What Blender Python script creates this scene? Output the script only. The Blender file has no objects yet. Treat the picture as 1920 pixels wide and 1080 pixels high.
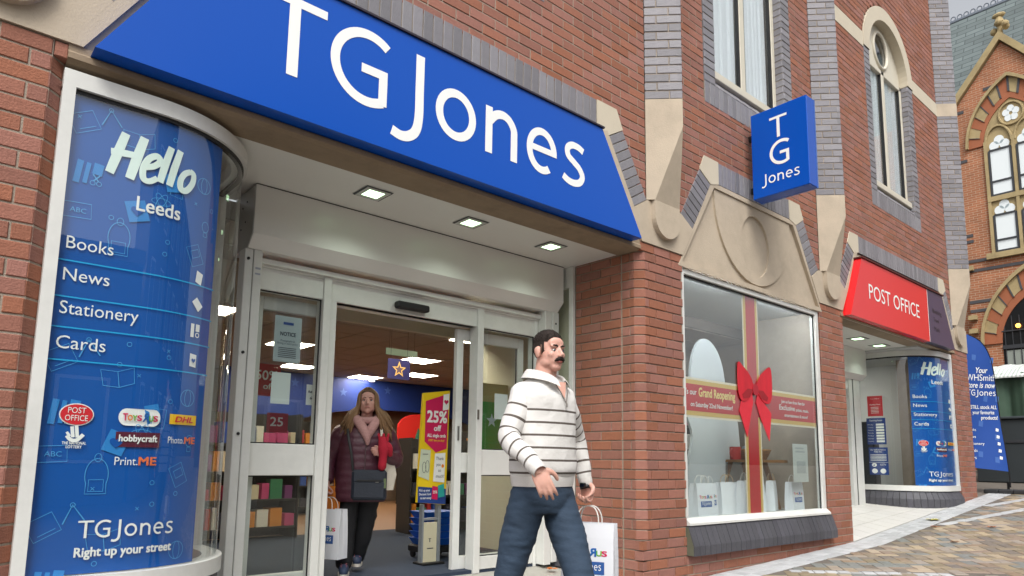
import bpy, math, random
from mathutils import Vector, Matrix, noise
random.seed(11)
R = random.Random(5)
S = bpy.context.scene
COL = S.collection
# ------------------------------------------------------------------ camera
cam = bpy.data.cameras.new('camera')
camo = bpy.data.objects.new('camera', cam); COL.objects.link(camo)
AX = ((0.75660057, -0.0992541, -0.6463004), (-0.65370689, -0.09224913, -0.75110412), (0.01492951, 0.99077683, -0.13467883))
CAMP = (0, -3.84, 0.986)
camo.matrix_world = Matrix.Translation(CAMP) @ Matrix(AX).to_4x4()
cam.sensor_width = 36; cam.lens = 1290 / 1920 * 36
cam.shift_x = 8 / 1920; cam.shift_y = 150 / 1920
cam.clip_start = .05; cam.clip_end = 600
S.camera = camo
# ------------------------------------------------------------------ sky and sun (bright overcast)
W = bpy.data.worlds.new('World'); S.world = W; W.use_nodes = True
nt = W.node_tree; nt.nodes.clear()
SUN_EL, SUN_AZ = math.radians(52), math.radians(222)      # from the street side, left of the shop
sky = nt.nodes.new('ShaderNodeTexSky'); sky.sky_type = 'NISHITA'; sky.sun_disc = False
sky.sun_elevation = SUN_EL; sky.sun_rotation = SUN_AZ; sky.dust_density = 4; sky.air_density = 1.0
hs = nt.nodes.new('ShaderNodeHueSaturation'); hs.inputs['Saturation'].default_value = .18
bg = nt.nodes.new('ShaderNodeBackground'); bg.inputs['Strength'].default_value = .15
wo = nt.nodes.new('ShaderNodeOutputWorld')
nt.links.new(sky.outputs[0], hs.inputs['Color']); nt.links.new(hs.outputs[0], bg.inputs[0]); nt.links.new(bg.outputs[0], wo.inputs[0])
sl = bpy.data.lights.new('sun', 'SUN'); sl.energy = 1.3; sl.angle = math.radians(25); sl.color = (1, .96, .9)
so = bpy.data.objects.new('sun', sl); COL.objects.link(so)
sd = Vector((math.sin(SUN_AZ) * math.cos(SUN_EL), math.cos(SUN_AZ) * math.cos(SUN_EL), math.sin(SUN_EL)))
so.rotation_euler = sd.to_track_quat('Z', 'Y').to_euler(); so.location = (0, -10, 20)
S.view_settings.view_transform = 'Standard'; S.view_settings.look = 'None'
S.view_settings.gamma = 1; S.view_settings.exposure = 0.55
S.view_settings.use_curve_mapping = False
S.render.engine = 'CYCLES'
try:
    S.cycles.use_denoising = True; S.cycles.max_bounces = 8; S.cycles.transparent_max_bounces = 16
except Exception: pass

# ------------------------------------------------------------------ helpers
def lin(h):
    h = h.lstrip('#'); c = [int(h[i:i + 2], 16) / 255 for i in (0, 2, 4)]
    return tuple(x / 12.92 if x <= .04045 else ((x + .055) / 1.055) ** 2.4 for x in c)
ORG = {}
def thing(name, label, cat, loc=(0, 0, 0), group=None):
    o = bpy.data.objects.new(name, None); COL.objects.link(o); o.location = loc; o.empty_display_size = .1
    ORG[o.name] = Vector(loc); o['label'] = label; o['category'] = cat
    if group: o['group'] = group
    return o
def tag(o, label=None, cat=None, group=None, kind=None):
    if label: o['label'] = label
    if cat: o['category'] = cat
    if group: o['group'] = group
    if kind: o['kind'] = kind
    return o
def org(o): return ORG.get(o.name, Vector((0, 0, 0))) if o else Vector((0, 0, 0))

class MB:
    def __init__(s): s.v = []; s.f = []; s.a = []
    def add(s, vs, fs):
        b = len(s.v); s.v += [tuple(v) for v in vs]; s.f += [tuple(i + b for i in f) for f in fs]; return s
    def box(s, x0, y0, z0, x1, y1, z1):
        if x1 < x0: x0, x1 = x1, x0
        if y1 < y0: y0, y1 = y1, y0
        if z1 < z0: z0, z1 = z1, z0
        return s.add([(x0, y0, z0), (x1, y0, z0), (x1, y1, z0), (x0, y1, z0), (x0, y0, z1), (x1, y0, z1), (x1, y1, z1), (x0, y1, z1)],
                     [(0, 3, 2, 1), (4, 5, 6, 7), (0, 1, 5, 4), (1, 2, 6, 5), (2, 3, 7, 6), (3, 0, 4, 7)])
    def bbox(s, x0, y0, z0, x1, y1, z1, b=.006):
        """box with chamfered edges"""
        xs = (x0, x1); ys = (y0, y1); zs = (z0, z1); vs = []; idx = {}
        for i in (0, 1):
            for j in (0, 1):
                for k in (0, 1):
                    sx, sy, sz = (1 - 2 * i), (1 - 2 * j), (1 - 2 * k)
                    X, Y, Z = xs[i], ys[j], zs[k]
                    for a in range(3):
                        idx[(i, j, k, a)] = len(vs)
                        vs.append((X + (sx * b if a != 0 else 0), Y + (sy * b if a != 1 else 0), Z + (sz * b if a != 2 else 0)))
        fs = []
        for i in (0, 1):
            q = [(i, 0, 0), (i, 1, 0), (i, 1, 1), (i, 0, 1)]; fs.append(tuple(idx[c + (0,)] for c in (q if i else q[::-1])))
            q = [(0, i, 0), (0, i, 1), (1, i, 1), (1, i, 0)]; fs.append(tuple(idx[c + (1,)] for c in (q if i else q[::-1])))
            q = [(0, 0, i), (1, 0, i), (1, 1, i), (0, 1, i)]; fs.append(tuple(idx[c + (2,)] for c in (q if i else q[::-1])))
        for i in (0, 1):
            for j in (0, 1):
                fs.append((idx[(i, j, 0, 0)], idx[(i, j, 0, 1)], idx[(i, j, 1, 1)], idx[(i, j, 1, 0)]))
                fs.append((idx[(i, 0, j, 0)], idx[(i, 0, j, 2)], idx[(i, 1, j, 2)], idx[(i, 1, j, 0)]))
                fs.append((idx[(0, i, j, 1)], idx[(0, i, j, 2)], idx[(1, i, j, 2)], idx[(1, i, j, 1)]))
                for k in (0, 1): pass
        for i in (0, 1):
            for j in (0, 1):
                for k in (0, 1): fs.append((idx[(i, j, k, 0)], idx[(i, j, k, 1)], idx[(i, j, k, 2)]))
        return s.add(vs, fs)
    def prism(s, poly, axis, a, b):
        """polygon extruded along an axis: y -> (x,z), x -> (y,z), z -> (x,y)"""
        f = {'y': lambda p, t: (p[0], t, p[1]), 'x': lambda p, t: (t, p[0], p[1]), 'z': lambda p, t: (p[0], p[1], t)}[axis]
        n = len(poly)
        return s.add([f(p, a) for p in poly] + [f(p, b) for p in poly],
                     [tuple(range(n)), tuple(range(2 * n - 1, n - 1, -1))] + [(i, i + n, (i + 1) % n + n, (i + 1) % n) for i in range(n)])
    def loft(s, rings, cap=True, closed=True):
        n = len(rings[0]); vs = [p for r in rings for p in r]; fs = []
        for k in range(len(rings) - 1):
            for i in range(n if closed else n - 1):
                j = (i + 1) % n; fs.append((k * n + i, k * n + j, (k + 1) * n + j, (k + 1) * n + i))
        if cap: fs += [tuple(range(n - 1, -1, -1)), tuple(range((len(rings) - 1) * n, len(rings) * n))]
        return s.add(vs, fs)
    def tube(s, pts, r, n=8, cap=True, flat=None):
        pts = [Vector(p) for p in pts]; m = len(pts)
        rs = r if isinstance(r, (list, tuple)) else [r] * m
        up = None; rings = []
        for i, p in enumerate(pts):
            t = (pts[min(i + 1, m - 1)] - pts[max(i - 1, 0)]).normalized()
            if up is None:
                up = Vector((0, 0, 1)) if abs(t.z) < .9 else Vector((0, 1, 0))
            u = (up - t * up.dot(t)).normalized(); w = t.cross(u); up = u
            k = flat or 1
            rings.append([tuple(p + (u * math.cos(2 * math.pi * j / n) * k + w * math.sin(2 * math.pi * j / n)) * rs[i]) for j in range(n)])
        return s.loft(rings, cap)
    def ell(s, c, rx, ry, rz, nu=16, nv=10, rot=None):
        vs = [(0, 0, -1)]
        for k in range(1, nv):
            t = math.pi * k / nv
            vs += [(math.sin(t) * math.cos(2 * math.pi * i / nu), math.sin(t) * math.sin(2 * math.pi * i / nu), -math.cos(t)) for i in range(nu)]
        vs.append((0, 0, 1)); fs = []
        for i in range(nu):
            j = (i + 1) % nu
            fs.append((0, 1 + j, 1 + i))
            for k in range(nv - 2): fs.append((1 + k * nu + i, 1 + k * nu + j, 1 + (k + 1) * nu + j, 1 + (k + 1) * nu + i))
            fs.append((1 + (nv - 2) * nu + i, 1 + (nv - 2) * nu + j, len(vs) - 1))
        out = []
        for v in vs:
            q = Vector((v[0] * rx, v[1] * ry, v[2] * rz))
            if rot: q = rot @ q
            out.append(tuple(q + Vector(c)))
        return s.add(out, fs)
    def mesh(s, name, o=Vector((0, 0, 0))):
        me = bpy.data.meshes.new(name); me.from_pydata([(v[0] - o.x, v[1] - o.y, v[2] - o.z) for v in s.v], [], s.f); me.update(); return me
    def build(s, name, mat, parent=None, smooth=False, fix=True):
        o0 = org(parent); me = s.mesh(name, o0)
        if fix and len(me.polygons) < 60000:
            import bmesh
            bm = bmesh.new(); bm.from_mesh(me); bmesh.ops.recalc_face_normals(bm, faces=bm.faces); bm.to_mesh(me); bm.free()
        if isinstance(mat, (list, tuple)):
            for m in mat: me.materials.append(m)
        else: me.materials.append(mat)
        if smooth:
            me.polygons.foreach_set('use_smooth', [True] * len(me.polygons))
        o = bpy.data.objects.new(name, me); COL.objects.link(o)
        if parent: o.parent = parent
        ORG[o.name] = o0
        return o
def struct(mb, name, mat, smooth=False): return tag(mb.build(name, mat, None, smooth), kind='structure')
def one(mb, name, mat, label, cat, group=None, smooth=False):
    """a thing that is one mesh, its origin at its base centre"""
    xs = [v[0] for v in mb.v]; ys = [v[1] for v in mb.v]; zs = [v[2] for v in mb.v]
    c = Vector(((min(xs) + max(xs)) / 2, (min(ys) + max(ys)) / 2, min(zs)))
    mb.v = [(v[0] - c.x, v[1] - c.y, v[2] - c.z) for v in mb.v]
    o = mb.build(name, mat, None, smooth); o.location = c; ORG[o.name] = c
    return tag(o, label, cat, group)

# ------------------------------------------------------------------ materials
MATS = {}
def mat(name, col, rough=.6, metal=0, var=0, vscale=6, bump=0, bscale=60, isl=0, emit=None, estr=0, spec=None, stretch=None, sub=0, stain=0, coat=0):
    """Principled material; var = noise colour variation, isl = variation from piece to piece, bump = fine relief, stain = darker weathering blotches"""
    if name in MATS: return MATS[name]
    m = bpy.data.materials.new(name); m.use_nodes = True; t = m.node_tree; b = t.nodes['Principled BSDF']; L = t.links.new
    c = lin(col) if isinstance(col, str) else col
    b.inputs['Base Color'].default_value = (*c, 1); b.inputs['Roughness'].default_value = rough; b.inputs['Metallic'].default_value = metal
    if spec is not None: b.inputs['Specular IOR Level'].default_value = spec
    if sub: b.inputs['Subsurface Weight'].default_value = sub; b.inputs['Subsurface Radius'].default_value = (.012, .005, .003)
    if coat: b.inputs['Coat Weight'].default_value = coat; b.inputs['Coat Roughness'].default_value = .05
    tc = t.nodes.new('ShaderNodeTexCoord'); src = tc.outputs['Object']
    if stretch:
        mp = t.nodes.new('ShaderNodeMapping'); mp.inputs['Scale'].default_value = stretch; L(src, mp.inputs[0]); src = mp.outputs[0]
    cur = None
    def val(v):
        hsn = t.nodes.new('ShaderNodeHueSaturation'); L(v, hsn.inputs['Value'])
        if cur: L(cur, hsn.inputs['Color'])
        else: hsn.inputs['Color'].default_value = (*c, 1)
        return hsn.outputs[0]
    def ramp(v, lo, hi):
        r = t.nodes.new('ShaderNodeMapRange'); r.inputs['To Min'].default_value = lo; r.inputs['To Max'].default_value = hi
        L(v, r.inputs['Value']); return r.outputs[0]
    if isl:
        g = t.nodes.new('ShaderNodeNewGeometry'); oi = t.nodes.new('ShaderNodeObjectInfo')
        a = t.nodes.new('ShaderNodeMath'); a.operation = 'ADD'; L(g.outputs['Random Per Island'], a.inputs[0]); L(oi.outputs['Random'], a.inputs[1])
        fr = t.nodes.new('ShaderNodeMath'); fr.operation = 'FRACT'; L(a.outputs[0], fr.inputs[0])
        cur = val(ramp(fr.outputs[0], 1 - isl, 1 + isl))
        # a second draw shifts the hue a little
        mu = t.nodes.new('ShaderNodeMath'); mu.operation = 'MULTIPLY'; mu.inputs[1].default_value = 7.31; L(fr.outputs[0], mu.inputs[0])
        f2 = t.nodes.new('ShaderNodeMath'); f2.operation = 'FRACT'; L(mu.outputs[0], f2.inputs[0])
        hh = t.nodes.new('ShaderNodeHueSaturation'); L(cur, hh.inputs['Color']); L(ramp(f2.outputs[0], .495, .505), hh.inputs['Hue']); L(ramp(f2.outputs[0], .85, 1.05), hh.inputs['Saturation']); cur = hh.outputs[0]
    if var:
        n = t.nodes.new('ShaderNodeTexNoise'); n.inputs['Scale'].default_value = vscale; n.inputs['Detail'].default_value = 6; n.inputs['Roughness'].default_value = .65
        L(src, n.inputs['Vector']); cur = val(ramp(n.outputs[0], 1 - 1.6 * var, 1 + 1.6 * var))
    if stain:
        n = t.nodes.new('ShaderNodeTexNoise'); n.inputs['Scale'].default_value = 1.7; n.inputs['Detail'].default_value = 8; n.inputs['Roughness'].default_value = .7
        L(tc.outputs['Object'], n.inputs['Vector'])
        r = t.nodes.new('ShaderNodeMapRange'); r.inputs['From Min'].default_value = .46; r.inputs['From Max'].default_value = .66; r.inputs['To Min'].default_value = 1; r.inputs['To Max'].default_value = 1 - stain
        L(n.outputs[0], r.inputs['Value']); cur = val(r.outputs[0])
    if cur: L(cur, b.inputs['Base Color'])
    if bump:
        n = t.nodes.new('ShaderNodeTexNoise'); n.inputs['Scale'].default_value = bscale; n.inputs['Detail'].default_value = 5
        L(src, n.inputs['Vector']); bp = t.nodes.new('ShaderNodeBump'); bp.inputs['Strength'].default_value = bump; bp.inputs['Distance'].default_value = .01
        L(n.outputs[0], bp.inputs['Height']); L(bp.outputs[0], b.inputs['Normal'])
    if emit:
        b.inputs['Emission Color'].default_value = (*(lin(emit) if isinstance(emit, str) else emit), 1); b.inputs['Emission Strength'].default_value = estr
    MATS[name] = m; return m
def glass(name, tint=(.93, .97, .95), ior=1.5, rough=0.0):
    m = bpy.data.materials.new(name); m.use_nodes = True; t = m.node_tree; t.nodes.clear(); L = t.links.new
    fr = t.nodes.new('ShaderNodeFresnel'); ge = t.nodes.new('ShaderNodeNewGeometry'); mr = t.nodes.new('ShaderNodeMapRange')
    mr.inputs['To Min'].default_value = ior; mr.inputs['To Max'].default_value = 1 / ior; L(ge.outputs['Backfacing'], mr.inputs['Value']); L(mr.outputs[0], fr.inputs[0])   # a thin pane mirrors alike from both sides
    tr = t.nodes.new('ShaderNodeBsdfTransparent'); tr.inputs[0].default_value = (*tint, 1)
    gl = t.nodes.new('ShaderNodeBsdfGlossy'); gl.inputs['Roughness'].default_value = rough
    mx = t.nodes.new('ShaderNodeMixShader'); o = t.nodes.new('ShaderNodeOutputMaterial')
    L(fr.outputs[0], mx.inputs[0]); L(tr.outputs[0], mx.inputs[1]); L(gl.outputs[0], mx.inputs[2]); L(mx.outputs[0], o.inputs[0])
    return m
BRICK = mat('red_brick', '#97614e', .88, stain=.18, var=.16, vscale=25, bump=.5, bscale=90, isl=.12)
BLUEB = mat('blue_brick', '#7f7d82', .55, var=.14, vscale=14, bump=.35, bscale=70, isl=.2)
DARKB = mat('dark_sill_brick', '#4d4d54', .6, var=.16, vscale=14, bump=.4, bscale=60, isl=.12, stain=.25)
MORT = mat('mortar', '#a09486', .95, var=.12, vscale=9, bump=.5, bscale=120)
STONE = mat('buff_stone', '#bcae9a', .85, var=.08, vscale=3, bump=.25, bscale=80, stain=.16)
PALE = mat('pale_stone', '#c9bfab', .85, var=.06, vscale=4, bump=.2, bscale=80)
WHITE = mat('white_frame', '#d9dad6', .35, var=.05, vscale=7, stain=.12)
WHITE2 = mat('white_panel', '#e4e4e0', .28, var=.02, vscale=3)
CREAMF = mat('cream_frame', '#cfc9b8', .5, var=.05)
BLACK = mat('black_rubber', '#141416', .5)
BLUE = mat('sign_blue', '#004fb6', .25, var=.015, vscale=2, spec=.35)
VINYL = mat('vinyl_blue', '#0055a8', .4, var=.03, vscale=2)
LBLUE = mat('print_light_blue', '#4aa0dc', .5)
LINEB = mat('print_cyan', '#19a7e0', .5)
LETW = mat('letter_white', '#f2f4f2', .4)
RED = mat('sign_red', '#dd1a20', .25, spec=.6)
PURP = mat('sign_purple', '#3b3656', .3)
GLASS = glass('window_glass', (.97, .99, .98)); WGLASS = glass('display_glass', (.95, .98, .97), 1.85); CGLASS = glass('curved_glass', (.96, .985, .97), 1.85); DGLASS = glass('tinted_glass', (.75, .82, .8))

# ------------------------------------------------------------------ flat lettering
GLY = {}; ADV = {}
def load_glyphs():
    """outline every character once (heavier weights are struck several times), while the scene is still nearly empty"""
    chars = [chr(c) for c in range(33, 127)]; obs = []
    def mk(body, off):
        cu = bpy.data.curves.new('t', 'FONT'); cu.body = body; cu.size = 1; cu.offset = off; cu.resolution_u = 3
        ob = bpy.data.objects.new('t', cu); COL.objects.link(ob); return ob
    for ch in chars: obs.append((ch, 0, mk(ch, 0)))
    for ch in chars: obs.append((ch, 'a', mk(ch + '|', 0)))
    bar = mk('|', 0); sp = mk('H H', 0); hh = mk('HH', 0)
    dg = bpy.context.evaluated_depsgraph_get()
    def ev(ob):
        me = bpy.data.meshes.new_from_object(ob.evaluated_get(dg)); r = ([tuple(v.co)[:2] for v in me.vertices], [tuple(p.vertices) for p in me.polygons]); bpy.data.meshes.remove(me); return r
    wmax = lambda r: max(p[0] for p in r[0])
    wb = wmax(ev(bar)); ADV[' '] = wmax(ev(sp)) - wmax(ev(hh))
    for ch, w, ob in obs:
        r = ev(ob)
        if w == 'a': ADV[ch] = wmax(r) - wb
        else: GLY[(ch, w)] = r
    for ob in [o for _, _, o in obs] + [bar, sp, hh]:
        cu = ob.data; bpy.data.objects.remove(ob); bpy.data.curves.remove(cu)
load_glyphs()
CAPH = max(p[1] for p in GLY[('H', 0)][0])
def text2d(txt, u0, v0, w, h, bold=0.0, shear=0.0, just='l', spacing=1.0):
    """verts (u,v) and faces of a line of text: baseline v0, capital height h, fitted to width w (None keeps its natural width)"""
    wt = 0 if bold < .006 else 1 if bold < .015 else 2; vs = []; fs = []; x = 0
    for ch in txt:
        if ch != ' ':
            g = GLY[(ch, 0)]; b = len(vs); vs += [(p[0] + x, p[1]) for p in g[0]]; fs += [tuple(i + b for i in f) for f in g[1]]
        x += ADV[ch] * spacing
    x0 = min(p[0] for p in vs); x1 = max(p[0] for p in vs); k = h / CAPH
    sx = w / (x1 - x0) if w else k
    W_ = (x1 - x0) * sx
    off = {'l': 0, 'c': -W_ / 2, 'r': -W_}[just]
    if wt == 0: return [(u0 + off + (p[0] - x0) * sx + shear * p[1] * k, v0 + p[1] * k, 0) for p in vs], fs
    e = (.012 if wt == 1 else .026); V = []; F = []
    for j, (dx, dy) in enumerate(((-1, -1), (1, -1), (-1, 1), (1, 1))):
        b = len(V); V += [(u0 + off + (p[0] + dx * e - x0) * sx + shear * p[1] * k, v0 + (p[1] + dy * e) * k, j * .0004) for p in vs]; F += [tuple(i + b for i in f) for f in fs]
    return V, F
def ribbon(pts, w, closed=False):
    """flat stroke of width w along a 2-D centre line -> verts, faces"""
    n = len(pts); vs = []; ws = w if isinstance(w, (list, tuple)) else [w] * n
    for i, p in enumerate(pts):
        a = pts[(i - 1) % n] if (closed or i > 0) else p; b = pts[(i + 1) % n] if (closed or i < n - 1) else p
        dx, dy = b[0] - a[0], b[1] - a[1]; l = math.hypot(dx, dy) or 1; nx, ny = -dy / l * ws[i] / 2, dx / l * ws[i] / 2
        vs += [(p[0] + nx, p[1] + ny), (p[0] - nx, p[1] - ny)]
    fs = [(2 * i, 2 * i + 1, 2 * ((i + 1) % n) + 1, 2 * ((i + 1) % n)) for i in range(n if closed else n - 1)]
    return vs, fs
def smoothline(pts, k=6):
    out = []; n = len(pts)
    for i in range(n - 1):
        p0, p1, p2, p3 = pts[max(i - 1, 0)], pts[i], pts[i + 1], pts[min(i + 2, n - 1)]
        for j in range(k):
            t = j / k
            out.append(tuple(.5 * (2 * b + (c - a) * t + (2 * a - 5 * b + 4 * c - d) * t * t + (-a + 3 * b - 3 * c + d) * t ** 3) for a, b, c, d in zip(p0, p1, p2, p3)))
    out.append(tuple(pts[-1])); return out
def arc(cx, cy, rx, ry, a0, a1, n=28):
    return [(cx + rx * math.cos(math.radians(a0 + (a1 - a0) * i / n)), cy + ry * math.sin(math.radians(a0 + (a1 - a0) * i / n))) for i in range(n + 1)]
def poly2d(pts): return list(pts), [tuple(range(len(pts)))]
def disc2d(cx, cy, rx, ry, n=28): return poly2d([(cx + rx * math.cos(2 * math.pi * i / n), cy + ry * math.sin(2 * math.pi * i / n)) for i in range(n)])
def rect2d(u0, v0, u1, v1, nx=1):
    vs = []; 
    for i in range(nx + 1): vs += [(u0 + (u1 - u0) * i / nx, v0), (u0 + (u1 - u0) * i / nx, v1)]
    return vs, [(2 * i, 2 * i + 2, 2 * i + 3, 2 * i + 1) for i in range(nx)]
def glyphTG(ch):
    """letters of the shop's own lettering; cap height 1, each at its place in the running name"""
    o = []
    if ch == 'T': o = [poly2d([(0, 1), (0, .89), (.34, .89), (.34, 0), (.48, 0), (.48, .89), (.82, .89), (.82, 1)])]
    if ch == 'G':
        o = [ribbon(arc(1.40, .50, .455, .455, 52, 283, 36) + [(1.56, .073), (1.63, .100)], .125), poly2d([(1.565, .05), (1.69, .062), (1.69, .54), (1.31, .54), (1.31, .42), (1.565, .42)])]
    if ch == 'J': o = [ribbon(smoothline([(2.19, 1), (2.19, .5), (2.19, .12), (2.15, -.09), (2.05, -.2), (1.92, -.235), (1.78, -.2)], 8), .135)]
    if ch == 'o': o = [ribbon(arc(2.81, .365, .29, .315, 0, 360, 40)[:-1], .125, True)]
    if ch == 'n': o = [rect2d(3.34, 0, 3.47, .72), ribbon(smoothline([(3.42, .5), (3.53, .62), (3.67, .665), (3.80, .62), (3.885, .5), (3.895, .36), (3.895, 0)], 8), .13)]
    if ch == 'e': o = [ribbon(arc(4.48, .365, .265, .315, 2, 305, 40), .12), rect2d(4.25, .335, 4.80, .435)]
    if ch == 's': o = [ribbon(smoothline([(5.42, .64), (5.30, .685), (5.15, .68), (5.05, .6), (5.07, .48), (5.20, .40), (5.33, .32), (5.40, .2), (5.34, .09), (5.21, .045), (5.07, .055), (4.95, .11)], 6), .115)]
    return o
def place(mb, vf, fn, d=0):
    b = len(mb.v); mb.v += [tuple(fn(p[0], p[1], d + (p[2] if len(p) > 2 else (i // 2) * 1.2e-5 % .0006))) for i, p in enumerate(vf[0])]; mb.f += [tuple(i + b for i in f) for f in vf[1]]
def shift2(vf, du, dv, k=1, pivot=0): return [(du + (p[0] - pivot) * k, dv + p[1] * k) for p in vf[0]], vf[1]
def name2d(u0, v0, h, letters='TGJones'):
    out = []
    for ch in letters:
        for g in glyphTG(ch): out.append(shift2(g, u0, v0, h))
    return out
# ================================================================== the setting: ground, paving
def gz(x):
    if x < 9.1: return -.06 + .0355 * (x - 6)
    if x < 14.1: return .05 + .088 * (x - 9.1)
    if x < 19: return .49 + .088 * (x - 14.1)
    return .921 + .001 * (x - 19)
M_GR = mat('worn_paving', '#6f6860', .75, var=.2, vscale=3, bump=.3, bscale=40, stain=.2)
M_PAV = mat('paver', '#81735f', .5, var=.14, vscale=10, bump=.3, bscale=60, isl=.27)
_t = M_PAV.node_tree; _b = _t.nodes['Principled BSDF']; _g = _t.nodes.new('ShaderNodeNewGeometry'); _o = _t.nodes.new('ShaderNodeObjectInfo'); _a = _t.nodes.new('ShaderNodeMath'); _f = _t.nodes.new('ShaderNodeMath'); _f.operation = 'FRACT'
_t.links.new(_g.outputs['Random Per Island'], _a.inputs[0]); _t.links.new(_o.outputs['Random'], _a.inputs[1]); _t.links.new(_a.outputs[0], _f.inputs[0])
_r = _t.nodes.new('ShaderNodeValToRGB'); _r.color_ramp.interpolation = 'CONSTANT'; _t.links.new(_f.outputs[0], _r.inputs[0])
for _i, _c in enumerate(('#95876f', '#877d72', '#978870', '#7f827e', '#9d8d74', '#8a7866', '#91867a', '#a09078')):
    _e = _r.color_ramp.elements[_i] if _i < 2 else _r.color_ramp.elements.new(_i / 8); _e.position = _i / 8; _e.color = (*lin(_c), 1)
for _n in _t.nodes:                       # the palette feeds the existing chain of variations
    if _n.type == 'HUE_SAT' and not _n.inputs['Color'].is_linked: _t.links.new(_r.outputs[0], _n.inputs['Color'])
M_SETT = mat('grey_sett', '#b4b6b8', .65, var=.1, vscale=10, bump=.3, bscale=50, isl=.14)
M_TILE = mat('entrance_tile', '#cfcdc8', .4, var=.04, isl=.04)
g = MB()
xs = [-60, -20, -5, 0, 3, 6, 7.5, 9.1, 10, 11, 12, 13, 14.1, 15, 16, 17, 18, 19, 22, 30, 60, 160]
ys = [-60, -30, -15, -8, -4, -2, -.0, 12, 40, 90]
for i in range(len(xs) - 1):
    for j in range(len(ys) - 1):
        if xs[i] < 14.1 and ys[j] >= -.001: continue
        a, b, c, d = xs[i], xs[i + 1], ys[j], ys[j + 1]
        g.add([(a, c, gz(a)), (b, c, gz(b)), (b, d, gz(b)), (a, d, gz(a))], [(0, 1, 2, 3)])
ground = struct(g, 'ground', M_GR)
def projpx(p):
    d = [p[i] - CAMP[i] for i in range(3)]
    c = [sum(AX[r][k] * d[r] for r in range(3)) for k in range(3)]
    if c[2] >= -.05: return None
    return 952 + 1290 * c[0] / -c[2], 690 - 1290 * c[1] / -c[2], -c[2]
def inframe(p, m=25):
    q = projpx(p); return q and -m < q[0] < 1920 + m and -m < q[1] < 1080 + m
# sett strips: (centre line in plan, width)
def tilt(x): return math.atan2(gz(x + .1) - gz(x - .1), .2)
pavs = []
def addpav(cx, cy, L, Wd, ang, m, h=.004):
    pavs.append((math.hypot(cx - CAMP[0], cy - CAMP[1]), cx, cy, L, Wd, ang, m, h))
PITCH = .118; ANG = math.radians(38)
ca, sa = math.cos(ANG), math.sin(ANG)
def strip_d(x, y):   # signed distance outwards from the building's sett band
    return -y - .30
def on_cross(x, y):
    # two pale sett lines that run off the band across the paving
    d1 = (x - 6.6) * .80 + (y + .3) * .60
    d2 = (x - 13.2) * .25 + (y + .45) * .97
    return abs(d1) < .075 and y < -.3 or (abs(d2) < .07 and x > 10.2) or (abs(d2 + .55) < .07 and x > 10.2)
for a in range(-40, 130):
    for b in range(-90, 60):
        r = (a - b) % 4
        if r not in (0, 3): continue
        lx, ly = (a + 1, b + .5) if r == 0 else (a + .5, b + 1)
        x = 5 + PITCH * (lx * ca - ly * sa); y = -1 + PITCH * (lx * sa + ly * ca)
        if y > -.41 or x > 15.5 or x < 5 or on_cross(x, y): continue
        if not inframe((x, y, gz(x))): continue
        addpav(x, y, PITCH * 2 - .007, PITCH - .007, ANG + (0 if r == 0 else math.pi / 2), 0)
for row in range(3):
    for i in range(95):
        x = 5.2 + i * .108; y = -.06 - row * .112
        if inframe((x, y, gz(x))): addpav(x, y, .101, .105, 0, 1, .006)
for i in range(-4, 60):
    for k, (px, py, dx, dy, rng) in enumerate(((6.6, -.36, .60, -.80, 14), (10.3, .30, .97, -.25, 50), (10.3, -.27, .97, -.25, 50))):
        if 0 <= i < rng:
            x, y = px + dx * i * .11, py + dy * i * .11
            if y < -.41 and inframe((x, y, gz(x))): addpav(x, y, .103, .13, math.atan2(dy, dx), 1, .005)
pavs.sort()
um = {}
def unitpav(L, Wd):
    key = (round(L, 3), round(Wd, 3))
    if key not in um:
        c = .004; me = MB()
        me.add([(-L / 2, -Wd / 2, -.03), (L / 2, -Wd / 2, -.03), (L / 2, Wd / 2, -.03), (-L / 2, Wd / 2, -.03),
                (-L / 2, -Wd / 2, -c), (L / 2, -Wd / 2, -c), (L / 2, Wd / 2, -c), (-L / 2, Wd / 2, -c),
                (-L / 2 + c, -Wd / 2 + c, 0), (L / 2 - c, -Wd / 2 + c, 0), (L / 2 - c, Wd / 2 - c, 0), (-L / 2 + c, Wd / 2 - c, 0)],
               [(0, 1, 5, 4), (1, 2, 6, 5), (2, 3, 7, 6), (3, 0, 4, 7), (4, 5, 9, 8), (5, 6, 10, 9), (6, 7, 11, 10), (7, 4, 8, 11), (8, 9, 10, 11)])
        um[key] = me
    return um[key]
pm = {}; rest = {0: MB(), 1: MB()}; cnt = {0: 0, 1: 0}
for d, cx, cy, L, Wd, ang, m, h in pavs:
    z = gz(cx) + h + R.uniform(0, .004); u = unitpav(L, Wd)
    M4 = Matrix.Translation((cx, cy, z)) @ Matrix.Rotation(-tilt(cx), 4, 'Y') @ Matrix.Rotation(ang + R.uniform(-.01, .01), 4, 'Z') @ Matrix.Rotation(R.uniform(-.006, .006), 4, 'X')
    lim = 210 if m == 0 else 90
    if cnt[m] < lim:
        cnt[m] += 1; key = (m, round(L, 3), round(Wd, 3))
        if key not in pm:
            pm[key] = u.mesh('paver' if m == 0 else 'sett'); pm[key].materials.append(M_PAV if m == 0 else M_SETT)
        o = bpy.data.objects.new('paver' if m == 0 else 'sett', pm[key]); COL.objects.link(o); o.parent = ground; o.matrix_world = M4
    else:
        rest[m].add([tuple(M4 @ Vector(v)) for v in u.v], u.f)
tag(rest[0].build('pavers', M_PAV, ground, fix=False), kind='stuff')
tag(rest[1].build('setts', M_SETT, ground, fix=False), kind='stuff')

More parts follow.
